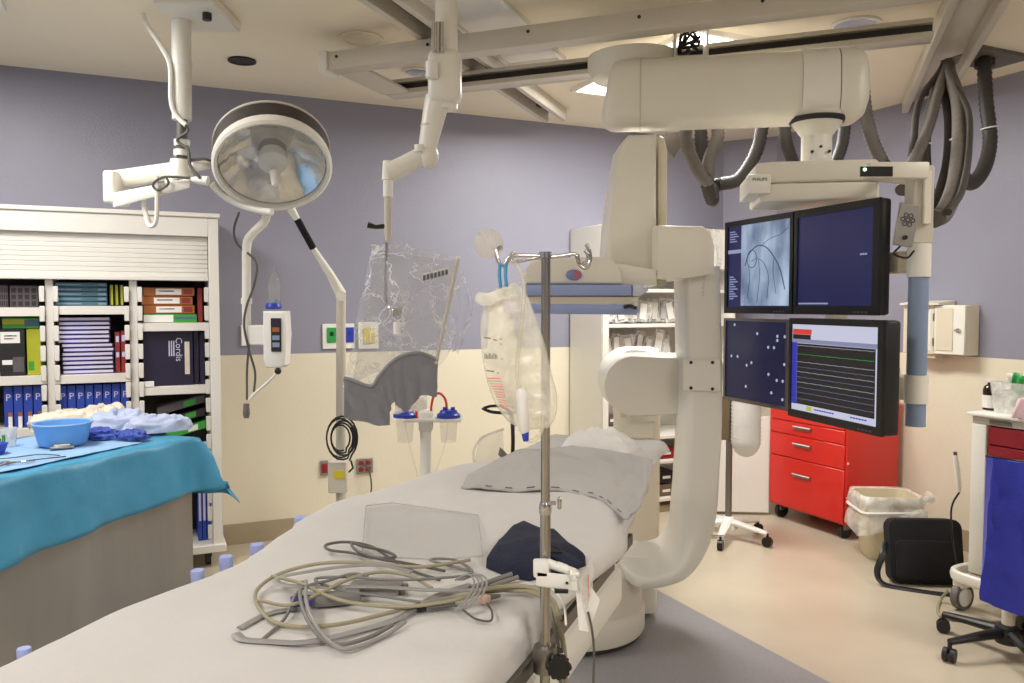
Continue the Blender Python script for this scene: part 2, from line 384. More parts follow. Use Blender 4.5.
def downlight(px, py, r, label, cat='downlight', mt='reflector', nm='downlight'):
    p = PZ(px, py, CEIL)
    t = thing(nm, label, cat, (p.x, p.y, CEIL-.004))
    part('trim_ring', MB().lathe([(r, .003), (r*1.0, -.006), (r*.82, -.006), (r*.8, .003)], seg=28, capa=False, capb=False), 'plastic' if mt == 'reflector' else ('dark' if mt == 'slot' else 'ceiling'), t)
    part('bowl', MB().lathe([(r*.82, -.003), (r*.6, .0), (r*.3, .002), (.001, .003)], seg=28, capa=False), mt, t)
downlight(855, 24, .115, 'round recessed downlight between the rails at upper right')
downlight(417, 71, .085, 'small round recessed downlight behind the left end of the bridge')
downlight(242, 60, .075, 'dark round ceiling speaker above the surgical lamp', 'ceiling speaker', 'slot', 'ceiling_speaker')
downlight(362, 38, .11, 'pale round ceiling vent left of the shield boom', 'ceiling vent', 'ceiling', 'ceiling_vent')

# ------------------------------------------------------------------ ceiling rails and bridge (rotated with the patient table)
def long_rail(far, length, label, wd=.13, web='slot'):
    t = thing('ceiling_rail', label, 'ceiling rail', (far.x, far.y, CEIL), TZ)
    b = MB(); b.bx((-wd/2, -length, -.015), (wd/2, 0, 0))
    part('rail_web', b, web, t)
    for s_ in (-1, 1):
        part('rail_flange', MB().bx((s_*wd/2-.018, -length, -.085), (s_*wd/2+.018, 0, 0), .004, 1), 'rail', t)
    for k in range(2): part('roller', MB().cyl((-.03, -.25-.04*k, -.03), (.03, -.25-.04*k, -.03), .014, seg=10), 'dark', t)
    return t
ZR = CEIL-.085
farL = PZ(555, 122, ZR); long_rail(farL, 5.2, 'left long ceiling rail ending above the blue striped detector')
farR = PZ(922, 112, ZR); long_rail(farR, 5.0, 'right long ceiling rail running above the cable loops', .2, 'rail')
ZB = ZR-.006
def bridge():
    a = PZ(328, 70, ZB-.09); b = PZ(384, 97, ZB-.09)
    loc = V((a.x, a.y, ZB)); Li = WMi = None
    t = thing('ceiling_bridge', 'white ceiling bridge of two crossbars hung under the long rails', 'ceiling bridge', loc, TZ)
    inv = WM[t.name].inverted(); bl = inv @ b; gap = bl.y
    L = 2.95; LR = (inv @ PZ(929, 46, ZB-.08)).x
    part('front_crossbar', MB().bx((0, 0, -.09), (L, .09, 0), .006, 2), 'rail', t)
    part('end_cap', MB().bx((-.05, -.01, -.1), (-.002, .1, .005), .006, 2), 'plastic', t)
    rb = part('rear_crossbar', MB().bx((.02, gap+.05, -.09), (LR, gap+.08, 0)).bx((.02, gap-.03, -.09), (LR, gap+.06, -.065), .004, 1).bx((.02, gap-.0, -.02), (LR, gap+.06, 0)), 'rail', t)
    part('track_shadow_gap', MB().bx((.03, gap+.03, -.066), (LR, gap+.049, -.019)), 'slot', rb, label='dark strip painting the shade in the open slot')  # solid dark strip, paints the shade inside the channel
    part('end_plate', MB().bx((.0, .091, -.088), (.17, gap-.031, -.07), .004, 1), 'rail', t)
    for k in range(6):
        part('bolt', MB().cyl((.05+.5*k, -.004, -.03), (.05+.5*k, .004, -.03), .008, seg=8), 'dark', t)
    part('stop_block', MB().bx((.05, gap+.0, -.064), (.12, gap+.03, -.03)), 'black', t)
    part('trolley', MB().bx((1.32, gap-.06, -.07), (1.5, gap-.031, -.03), .004, 1), 'plastic', t)
    return t
BR = bridge()

# ------------------------------------------------------------------ monitor suspension
def suspension():
    base = PY(645, 95, 3.62); end = PY(826, 88, 3.50)
    base.z = 2.455; end.z = 2.455
    d = (end-base); d.z = 0; rz = math.atan2(d.y, d.x); Ln = d.length
    t = thing('monitor_suspension', 'large cream swivel arm under the ceiling that carries the four monitors', 'monitor arm', base, rz)
    H, Wd = .30, .26
    disc = V((PY(634, 50, 3.78).x, PY(634, 50, 3.78).y, 0)); dl = WM[t.name].inverted() @ V((disc.x, disc.y, ZB-.1))
    part('swivel_disc', MB().lathe([(.10, -.11), (.19, -.095), (.215, -.05), (.215, .0)], (dl.x, dl.y, dl.z), seg=40), 'cream', t)
    part('swivel_shaft', MB().cyl((dl.x, dl.y, dl.z-.1), (dl.x, dl.y, H/2-.02), .09), 'slot', t)
    # beam: rounded box with slanted left end
    prof = []
    for k in range(28):
        a = 2*pi*k/28; c, s_ = math.cos(a), math.sin(a)
        prof.append((math.copysign(abs(c)**.62, c)*Wd/2, math.copysign(abs(s_)**.62, s_)*H/2))
    b = MB(); rings = []
    xs = [(-.17, .72), (-.155, .9), (-.13, .98), (-.1, 1), (.06, 1.0), (Ln*.5, 1.0), (Ln-.12, 1.0)]
    for x, sc in xs:
        rings.append([b.bm.verts.new((x+(.03 if sc >= 1 else .02)*z/H*2*(1 if x < .1 else 0), y*sc, z*sc)) for y, z in prof])
    for A, B in zip(rings, rings[1:]):
        for k in range(28): b.bm.faces.new((A[k], A[(k+1) % 28], B[(k+1) % 28], B[k]))
    b.bm.faces.new(rings[0]); b.bm.faces.new(rings[-1])
    bm_ = part('beam', b, 'cream', t, ang=50)
    part('seam', MB().tube([(-.02, y*1.012, z*1.012) for y, z in prof], .003, 5, closed=True), 'rail', bm_)
    def endblk(x0, x1, sc0, sc1, mb):
        rr = []
        n = 7
        for i in range(n+1):
            f = i/n; x = x0+(x1-x0)*f; sc = sc0 if i < 3 else math.sqrt(max(0, 1-((i-3)/(n-3))**2))*sc0*.45+sc0*.55 if sc1 < 1 else sc0
            rr.append([mb.bm.verts.new((x, y*sc, z*sc)) for y, z in prof])
        for A, B in zip(rr, rr[1:]):
            for k in range(28): mb.bm.faces.new((A[k], A[(k+1) % 28], B[(k+1) % 28], B[k]))
        mb.bm.faces.new(rr[0]); mb.bm.faces.new(rr[-1]); return mb
    part('end_drum', endblk(Ln-.119, Ln+.03, 1.04, 1, MB()), 'white', t, ang=50)
    part('end_cap', endblk(Ln+.034, Ln+.16, 1.04, .5, MB()), 'cream', t, ang=50)
    # cable box on the bridge
    c = WM[t.name].inverted() @ PY(690, 45, 3.70)
    cb = MB(); cb.bx((c.x-.075, c.y-.1, c.z-.075), (c.x-.065, c.y+.1, c.z+.06)); cb.bx((c.x+.065, c.y-.1, c.z-.075), (c.x+.075, c.y+.1, c.z+.06)); cb.bx((c.x-.075, c.y-.1, c.z-.085), (c.x+.075, c.y+.1, c.z-.075))
    cbo = part('cable_box', cb, 'cream', t)
    for k in range(7):
        pts = [(c.x+random.uniform(-.055, .055), c.y-.09+random.uniform(0, .08), c.z+random.uniform(-.06, .05)) for _ in range(5)]
        part('wire', MB().tube(smooth(pts, 5), .006, 6), 'dark', cbo)
    # neck
    nb = PY(817, 112, 3.48); n = WM[t.name].inverted() @ V((nb.x, nb.y, 2.30))
    part('neck_collar', MB().lathe([(.06, -.06), (.072, -.045), (.108, .005), (.116, .04)], n, seg=32), 'cream', t)
    part('neck_gap', MB().lathe([(.110, .0), (.1185, .01), (.119, .02)], n, seg=32), 'dark', t)
    nk = part('neck', MB().lathe([(.075, -.235), (.078, -.165), (.063, -.16), (.063, -.05)], n, seg=28), 'white', t)
    for k in range(3): part('screw', MB().cyl((n.x-.03+.035*k, n.y-.068, n.z-.13+.02*(k % 2)), (n.x-.03+.035*k, n.y-.05, n.z-.13+.02*(k % 2)), .006, seg=8), 'dark', nk)
    # housing
    h0 = WM[t.name].inverted() @ PY(808, 188, 3.42)
    hp = [(-.235, -.15), (-.18, -.18), (.225, -.18), (.245, -.14), (.245, .16), (-.235, .16)]
    hs = MB().extrude([(h0.x+x, h0.y+y, h0.z+.0) for x, y in hp], (0, 0, .085), .012, 3)
    ho = part('housing', hs, 'cream', t)
    part('housing_lower', MB().extrude([(h0.x+x*.97+.01, h0.y+y*.97, h0.z-.075) for x, y in hp], (0, 0, .0745), .014, 3), 'cream', t)
    part('housing_grip', MB().bx((h0.x-.27, h0.y-.19, h0.z-.045), (h0.x-.18, h0.y+.1, h0.z+.035), .008, 2), 'white', t)
    part('lettering', MB().text('PHILIPS', .0185, face_m((h0.x-.225, h0.y-.1915, h0.z+.012), (1, 0, 0))), 'ink', ho)
    # rear carrier between monitors and post
    p0 = PY(884, 205, 3.02); p1 = PY(885, 425, 2.95)
    return t
SUS = suspension()
# post and bracket that belong to the suspension (built in world space)
def post_parts(t):
    Y = 2.9
    def zz(py): return PY(915, py, Y).z
    x = PY(917.5, 330, Y).x
    part('post', MB().cyl((x, Y, zz(426)), (x, Y, zz(250)), .034, seg=24), 'colblue', t, world=True)
    part('post_sleeve', MB().cyl((x, Y, zz(277)), (x, Y, zz(244)), .04, seg=24), 'white', t, world=True)
    part('post_sleeve', MB().cyl((x, Y, zz(403)), (x, Y, zz(375)), .04, seg=24), 'white', t, world=True)
    part('upright', MB().bx((x-.035, Y-.02, zz(244)), (x+.04, Y+.05, zz(166)), .005, 1), 'rail', t, world=True)
    part('upright_rib', MB().bx((x-.005, Y-.035, zz(225)), (x+.022, Y-.021, zz(172)), .003, 1), 'cream', t, world=True)
    part('clamp_arm', MB().bx((x-.045, Y+.06, zz(272)), (x+.02, Y+.2, zz(250)), .006, 1), 'cream2', t, world=True)
    part('clamp_arm', MB().bx((x-.045, Y+.06, zz(402)), (x+.02, Y+.2, zz(378)), .006, 1), 'cream2', t, world=True)
    part('top_link', MB().hexa([PY(868, 181, 3.3)+V((0, 0, 0)), V((x-.02, Y+.051, zz(183))), V((x+.02, Y+.051, zz(183))), PY(868, 181, 3.36), PY(868, 174, 3.3), V((x-.02, Y+.051, zz(176))), V((x+.02, Y+.051, zz(176))), PY(868, 174, 3.36)], .003, 1), 'cream', t, world=True)
    br = part('sensor_bar', MB().bx((PY(862, 0, Y).x, Y-.09, zz(182)), (x-.015, Y-.03, zz(166)), .006, 2), 'cream', t, world=True)
    part('sensor_window', MB().bx((PY(863.5, 0, Y-.09).x, Y-.094, zz(180.5)), (PY(896, 0, Y-.09).x, Y-.088, zz(171))), 'black', br, world=True)
    part('indicator_light', MB().cyl((PY(867.5, 0, Y-.09).x, Y-.097, zz(174)), (PY(867.5, 0, Y-.09).x, Y-.093, zz(174)), .006, seg=10), emit('indicator_green', '#d8ffd0', 3), br, world=True)
    # speaker plate, slightly tilted
    c = PY(906, 225, Y-.06); rm = Matrix.Rotation(R(9), 4, 'Y')
    pl = part('speaker_plate', MB().box(c, (.07, .012, .15), rm, .003, 1), 'panelsteel', t, world=True)
    for dx, dz in [(0, 0)]+[(.018*math.cos(k*pi/3), .018*math.sin(k*pi/3)) for k in range(6)]:
        q = c+rm @ V((dx, -.0065, dz+.018))
        part('speaker_hole', MB().tube([q+V((.007*math.cos(2*pi*k/12), 0, .007*math.sin(2*pi*k/12))) for k in range(12)], .0016, 5, closed=True), 'dark', pl, world=True)
    q = c+rm @ V((0, -.008, -.045)); part('call_button', MB().cyl(q, q+V((0, -.006, 0)), .008, seg=12), 'dark', pl, world=True)
    part('wire', MB().tube(smooth([c+V((-.02, 0, -.075)), c+V((-.03, .02, -.1)), c+V((.01, .01, -.115)), c+V((.04, .02, -.09))], 6), .004, 6), 'dark', t, world=True)
    # rack behind the monitors
    a = PY(808, 300, 3.36)
    dirm = V((.31, -.95, 0)).normalized(); nrm = V((.95, .31, 0)).normalized()
    o = a+nrm*.12
    part('rack_bar', MB().box(V((o.x, o.y, PY(800, 265, 3.36).z)), (.04, .78, .05), math.atan2(dirm.y, dirm.x)+pi/2, .004, 1), 'rail', t, world=True)
    part('rack_bar', MB().box(V((o.x, o.y, PY(800, 368, 3.36).z)), (.04, .74, .05), math.atan2(dirm.y, dirm.x)+pi/2, .004, 1), 'rail', t, world=True)
    part('rack_upright', MB().bx((o.x-.01, o.y-.04, PY(800, 400, 3.36).z), (o.x+.05, o.y+.04, h_top(208))), 'rail', t, world=True)
def h_top(py): return PY(800, py, 3.3).z
post_parts(SUS)

# ------------------------------------------------------------------ monitors
def monitor(name, label, A, B, z0, z1, depth, bezel, frame_mat, group='ceiling hung monitors'):
    """A, B = world xy of left and right face edges"""
    A = V((A[0], A[1], 0)); B = V((B[0], B[1], 0)); d = (B-A); Wd = d.length; rz = math.atan2(d.y, d.x)
    c = (A+B)/2
    t = thing(name, label, 'monitor', (c.x, c.y, z0), rz, group); H = z1-z0
    part('casing', MB().bx((-Wd/2, .012, 0), (Wd/2, depth, H), .012, 2), 'dark', t)
    bz = MB(); w2 = Wd/2
    bl, br, bt, bb = bezel
    bz.bx((-w2, 0, 0), (-w2+bl, .014, H)); bz.bx((w2-br, 0, 0), (w2, .014, H)); bz.bx((-w2+bl, 0, 0), (w2-br, .014, bb)); bz.bx((-w2+bl, 0, H-bt), (w2-br, .014, H))
    bo = part('bezel', bz, frame_mat, t)
    for k in range(4): part('button', MB().bx((w2-.12+.02*k, -.002, .008), (w2-.108+.02*k, .001, .014)), 'greycarton', bo)
    return t, (-w2+bl, w2-br, bb, H-bt)
def scr(t, ext, mat):
    return part('screen', MB().bx((ext[0], .006, ext[2]), (ext[1], .0118, ext[3])), mat, t)
E = dict(navy=emit('screen_navy', '#1d2056', .85), dnavy=emit('screen_dark_navy', '#1a1d44', .8), xray=emit('screen_xray', '#c2d6ee', .95, ('#5d7397', 9)),
         vessel=emit('screen_vessel', '#3c4f78', .7), textw=emit('screen_text', '#aab4dc', .8), white=emit('screen_white', '#d6d8f0', .95), black=emit('screen_black', '#0c0c14', .6),
         linew=emit('screen_line', '#b9bccb', .8), lineg=emit('screen_green_line', '#2fae4e', .8), red=emit('screen_red', '#e8402c', .95), blue=emit('screen_blue', '#3238b8', .9),
         gray=emit('screen_grey', '#9a9ec4', .8), spot=emit('screen_spot', '#c7cbe6', .9), ring=emit('screen_ring', '#7f86b8', .7), yel=emit('screen_yellow', '#c9cf3a', .9))
mA, mB = V((PY(724.5, 266, 3.84).x, 3.84)), V((PY(878.5, 257, 2.93).x, 2.93)); mM = mA*.487+mB*.513
gapv = (mB-mA).normalized()*.004
zt, zb = PY(724.5, 222, 3.84).z, PY(724.5, 312, 3.84).z
zt2, zb2 = PY(880.5, 198, 2.93).z, PY(880.5, 317, 2.93).z
zT, zBm = (zt+zt2)/2, (zb+zb2)/2
def yslot(t, ext, name, mat, x0, x1, y0, y1, parent):
    """flat print on a screen, fractions from the top left"""
    X = lambda f: ext[0]+(ext[1]-ext[0])*f; Z = lambda f: ext[3]+(ext[2]-ext[3])*f
    return part(name, MB().bx((X(x0), .0045, Z(y1)), (X(x1), .0059, Z(y0))), mat, parent)
t, e = monitor('monitor', 'upper left monitor showing a grey angiogram of the heart', mA, mM-gapv, zBm, zT, .06, (.022, .02, .025, .03), 'black')
s_ = scr(t, e, E['navy'])
X = lambda f: e[0]+(e[1]-e[0])*f
Z = lambda f: e[3]+(e[2]-e[3])*f
img = yslot(t, e, 'angiogram', E['xray'], .23, .985, .0, .985, s_)
ves = [[(.3, .5), (.36, .36), (.5, .27), (.64, .3), (.76, .42), (.86, .58), (.93, .8)], [(.4, .45), (.5, .42), (.62, .5), (.68, .66), (.66, .9)], [(.55, .28), (.7, .2), (.85, .17), (.96, .1)],
       [(.36, .5), (.38, .66), (.34, .9)], [(.52, .44), (.54, .65), (.5, .95)], [(.76, .42), (.75, .6), (.8, .85)]]
vb = MB()
for i, pl in enumerate(ves): vb.tube(smooth([(X(a), .0042, Z(b)) for a, b in pl], 8), .0026 if i == 0 else .0014, 6, flat=(1, 1))
vb.tube([(X(.41)+.035*math.cos(k*pi/12), .0048, Z(.42)+.04*math.sin(k*pi/12)) for k in range(24)], .002, 5, closed=True)
part('vessel_trace', vb, E['vessel'], s_)
tx = MB()
for k in range(5): tx.bx((X(.03), .0045, Z(.06+.03*k)), (X(.12+.03*(k % 3)), .0059, Z(.072+.03*k)))
for k in range(10): tx.bx((X(.03), .0045, Z(.62+.03*k)), (X(.1+.035*(k % 3)), .0059, Z(.634+.03*k)))
tx.bx((X(0), .0045, Z(.29)), (X(.225), .0059, Z(.335)))
part('screen_text', tx, E['textw'], s_, stuff=True)
t, e = monitor('monitor', 'upper right monitor with a nearly blank navy screen', mM+gapv, mB, zBm, zT, .06, (.02, .03, .03, .035), 'black')
s_ = scr(t, e, E['navy']); tx = MB()
for k in range(14): tx.bx((X(.02+.028*k), .0045, Z(.955)), (X(.04+.028*k), .0059, Z(.97)))
X = lambda f: e[0]+(e[1]-e[0])*f
Z = lambda f: e[3]+(e[2]-e[3])*f
tx = MB()
for k in range(15): tx.bx((X(.02+.028*k), .0045, Z(.965)), (X(.043+.028*k), .0059, Z(.982)))
for k in range(3): tx.bx((X(.84+.03*k), .0045, Z(.46)), (X(.862+.03*k), .0059, Z(.478)))
part('screen_text', tx, E['textw'], s_, stuff=True)
# lower left
lA = mA+(mB-mA).normalized()*.0; lB = lA+(mB-mA).normalized()*.475
z1 = PY(725, 318, 3.84).z; z0 = PY(725, 399, 3.84).z
t, e = monitor('monitor', 'lower left monitor in a silver frame with scattered white dots', lA, lB, z0, z1, .055, (.014, .02, .012, .016), 'steel')
s_ = scr(t, e, E['dnavy'])
X = lambda f: e[0]+(e[1]-e[0])*f
Z = lambda f: e[3]+(e[2]-e[3])*f
for a, b in ((.15, .05), (.54, .15), (.86, .17), (.86, .22), (.97, .17), (.72, .31), (.81, .31), (.1, .46), (.21, .46), (.37, .56), (.45, .52), (.73, .64), (.86, .7), (.95, .7), (.36, .83), (.78, .86), (.95, .92), (.97, .5)):
    part('dot', MB().lathe([(.0068, 0), (.0068, .001)], (X(a), .0055, Z(b)), (0, -1, 0), 12), E['spot'], s_)
# lower right
nA = V((PY(788.5, 367, 3.24).x, 3.24)); nB = V((PY(882, 378, 2.70).x, 2.70))
z1 = (PY(788.5, 318, 3.24).z+PY(882, 320.5, 2.7).z)/2; z0 = (PY(788.5, 415.5, 3.24).z+PY(882, 437, 2.7).z)/2
t, e = monitor('monitor', 'lower right monitor with waveform lines on a black recording window', nA, nB, z0, z1, .075, (.016, .026, .024, .03), 'black')
s_ = scr(t, e, E['white'])
X = lambda f: e[0]+(e[1]-e[0])*f
Z = lambda f: e[3]+(e[2]-e[3])*f
yslot(t, e, 'window_header', E['gray'], 0, 1, .17, .215, s_)
n2 = V((-(nB-nA).y, (nB-nA).x, 0)).normalized(); n2 = n2 if n2.x > 0 else -n2
mc = (nA+nB)/2; ra = PY(808, 300, 3.36); zm = PY(800, 368, 3.36).z
part('mount_arm', MB().tube([V((mc.x, mc.y, zm))+n2*.0742, V((ra.x, ra.y, zm))+V((.95, .31, 0)).normalized()*.13-V((.31, -.95, 0)).normalized()*-.15], .03, 10), 'black', SUS, world=True)
wv = yslot(t, e, 'waveform_window', E['black'], .07, .97, .22, .925, s_)
yslot(t, e, 'side_menu', E['blue'], .0, .065, .21, .93, s_)
yslot(t, e, 'red_banner', E['red'], .01, .25, .055, .115, s_)
yslot(t, e, 'black_banner', E['black'], .01, .24, .117, .17, s_)
def wave(i, f, mat):
    pts = [(X(.075+.89*k/60), .004, Z(f+.0012*math.sin(k*.9+i)*(1 if k % 10 else 2))) for k in range(61)]
    part('waveform', MB().tube(pts, .0012, 4), mat, s_)
for i, f in enumerate((.245, .345, .435, .495, .55, .61, .67, .73, .79, .86)): wave(i, f, E['lineg'] if i == 1 else E['linew'] if i in (0, 2, 4, 6) else E['ring'])
yslot(t, e, 'icon', E['yel'], .2, .26, .935, .985, s_)
tx = MB()
for k in range(8): tx.bx((X(.3+.03*k), .0045, Z(.95)), (X(.322+.03*k), .0059, Z(.965)))
for k in range(6): tx.bx((X(.72+.03*k), .0045, Z(.95)), (X(.742+.03*k), .0059, Z(.965)))
part('screen_text', tx, E['blue'], s_, stuff=True)

# ------------------------------------------------------------------ corrugated cable hoses
def hose(pts, r, label, mat='hose', n=14):
    sp = smooth(pts, n); L = 0; rs = []
    # resample to even rings
    q = [sp[0]]; step = .011
    for a, b in zip(sp, sp[1:]):
        m = max(1, int((b-a).length/step))
        for k in range(1, m+1): q.append(a+(b-a)*k/m)
    for i in range(len(q)): rs.append(r*(1.0 if i % 2 else .86))
    return single('cable_hose', MB().tube(q, rs, 10), mat, label, 'cable hose', 'corrugated hoses under the ceiling', ang=80)
def hp(pl): return [PY(x, y, Y) for x, y, Y in pl]
hose(hp([(688, 118, 3.75), (686, 140, 3.75), (695, 165, 3.75), (707, 180, 3.75), (709, 160, 3.8), (718, 135, 3.8), (712, 112, 3.8)]), .032, 'dark grey hose loop hanging just right of the detector carriage', 'hose')
hose(hp([(700, 118, 3.9), (702, 150, 3.9), (706, 180, 3.9), (712, 200, 3.9), (713, 186, 3.95), (722, 184, 3.95), (740, 178, 3.95), (757, 150, 3.95), (764, 115, 3.95)]), .034, 'thick grey hose loop drooping left of the monitor housing', 'hosedark')
hose(hp([(783, 108, 3.8), (786, 140, 3.8), (792, 160, 3.85), (800, 180, 3.9)]), .03, 'grey hose passing behind the left of the arm neck', 'hosedark')
hose(hp([(846, 105, 3.8), (843, 140, 3.8), (836, 162, 3.8), (826, 185, 3.8)]), .03, 'grey hose passing behind the right of the arm neck', 'hosedark')
hose(hp([(862, 80, 3.75), (866, 115, 3.75), (874, 145, 3.75), (889, 175, 3.75)]), .032, 'grey hose dropping behind the round end of the large arm')
hose(hp([(945, 62, 4.25), (938, 74, 4.19), (922, 95, 4.03), (916, 115, 3.87), (914, 138, 3.70), (911, 160, 3.53)]), .017, 'thin dark outer strand at the left of the big hose bundle', 'hosedark')
hose(hp([(946, 63, 4.25), (943, 75, 4.18), (936, 100, 3.97), (929, 125, 3.78), (919, 150, 3.59), (908, 172, 3.42), (902, 190, 3.28)]), .027, 'grey hose crossing down left behind the sensor bar', 'hose')
ha = hose(hp([(947, 63, 4.25), (939, 78, 4.19), (931, 110, 4.01), (925, 140, 3.78), (926, 175, 3.51), (931, 206, 3.28)]), .026, 'dark hose bowing left in the middle of the big bundle', 'hosedark')
hb_ = hose(hp([(948, 63, 4.25), (949, 74, 4.17), (958, 100, 3.90), (960, 135, 3.62), (956, 180, 3.28), (945, 211, 3.04), (934, 219, 2.98)]), .035, 'wide pale grey hose curving at the right of the big bundle', 'hose')
hose(hp([(949, 63, 4.25), (944, 84, 4.13), (949, 120, 3.88), (948, 160, 3.57), (941, 190, 3.34), (935, 206, 3.22)]), .023, 'slim dark hose between the two bowed ones of the big bundle', 'hosedark')
hose(hp([(950, 63, 4.25), (952, 80, 4.07), (968, 110, 3.71), (969, 150, 3.41), (962, 190, 3.10), (948, 212, 2.93)]), .014, 'thin dark strand along the right side of the big bundle', 'hosedark')
def tie(o, px, py, Y, r, dx=1):
    c = PY(px, py, Y); part('cable_tie', MB().tube([c+V((r*math.cos(k*pi/8), r*math.sin(k*pi/8), .006*dx*math.cos(k*pi/8))) for k in range(16)], .004, 5, closed=True), 'plastic', o, world=True)
tie(hb_, 959.5, 138, 3.60, .038); tie(hb_, 943, 212, 3.03, .04, 3)
hr_ = hose(hp([(984, 59, 4.32), (986, 100, 4.25), (990, 140, 4.2), (984, 168, 4.1), (972, 183, 4.0), (962, 176, 3.9), (955, 160, 3.8)]), .037, 'grey hose drooping from the square ceiling plate at right', 'hosedark')
tie(hr_, 989.5, 128, 4.21, .04); tie(ha, 924.5, 145, 3.74, .03)
p = PZ(986, 60, CEIL-.02)
t = thing('ceiling_plate', 'dark grey square ceiling plate with a hose hanging from it', 'ceiling plate', (p.x, p.y, CEIL-.02), ROOMZ)
part('plate', MB().bx((-.2, -.12, 0), (.2, .12, .02)), 'hose', t); part('collar', MB().cyl((-.01, 0, -.04), (-.01, 0, 0), .05), 'hosedark', t)

# ------------------------------------------------------------------ radiation shield boom
def boom():
    Y = 3.1; g = PY(446, 100, Y)
    t = thing('shield_boom', 'white jointed ceiling boom holding the clear radiation shield', 'ceiling boom', (g.x, Y, CEIL))
    P = lambda x, y, dy=0: PY(x, y, Y+dy)
    part('column', MB().cyl(P(446.5, 110), (P(446.5, 0).x, Y, CEIL), .043, seg=24), 'white', t, world=True)
    part('spring_housing', MB().tube([P(446, 100), P(446, 78), P(447, 55)], [.058, .058, .05], 24), 'white', t, world=True)
    for k, x in enumerate((433.5, 438, 442)):
        part('chrome_rod', MB().cyl(P(x, 52, -.07), P(x, 22, -.07), .0075, seg=12), 'chrome', t, world=True)
    part('shoulder', MB().box(P(445, 78, -.01), (.125, .11, .2), None, .03, 3), 'white', t, world=True)
    part('shoulder_cap', MB().cyl(P(432, 78, -.08), P(432, 62, -.08), .024), 'plastic', t, world=True)
    part('upper_link', MB().tube([P(438, 98), P(434, 115), P(428, 145), P(428, 155)], [.05, .045, .036, .034], 16), 'white', t, world=True)
    for y in (126,): part('joint_ring', MB().cyl(P(431, y+1), P(431, y-1), .041, seg=18), 'rail', t, world=True)
    part('elbow', MB().sphere(P(428, 156), .042, (1, 1, 1.2), 18), 'white', t, world=True)
    part('elbow_cap', MB().cyl(P(419, 152, -.03), P(419, 145, -.03), .018, seg=14), 'plastic', t, world=True)
    part('lower_link', MB().tube([P(426, 154), P(408, 163), P(392, 171), P(388, 172)], [.036, .036, .037, .037], 16), 'white', t, world=True)
    part('wrist', MB().cyl(P(388, 180), P(388, 161), .024, r2=.02), 'white', t, world=True)
    part('drop_tube', MB().tube([P(388, 197), P(388, 178)], [.019, .019], 16), 'plastic', t, world=True)
    part('drop_rod', MB().tube([P(388, 242), P(388, 232), P(388, 196)], [.008, .015, .015], 16), 'rail', t, world=True)
    part('clamp_lever', MB().tube([P(387, 226), P(376, 227), P(368, 225)], [.01, .008, .012], 8), 'black', t, world=True)
    part('shield_rod', MB().tube(smooth([P(387, 240), P(386, 270), P(386, 300), P(388, 308), P(394, 312)], 5), .006, 8), 'chrome', t, world=True)
    part('shield_clamp', MB().box(P(398, 313), (.05, .03, .035), None, .005, 1), 'chrome', t, world=True)
    part('clamp_knob', MB().cyl(P(397, 322, -.02), P(397, 334, -.02), .014), 'paper', t, world=True)
    return t
boom()
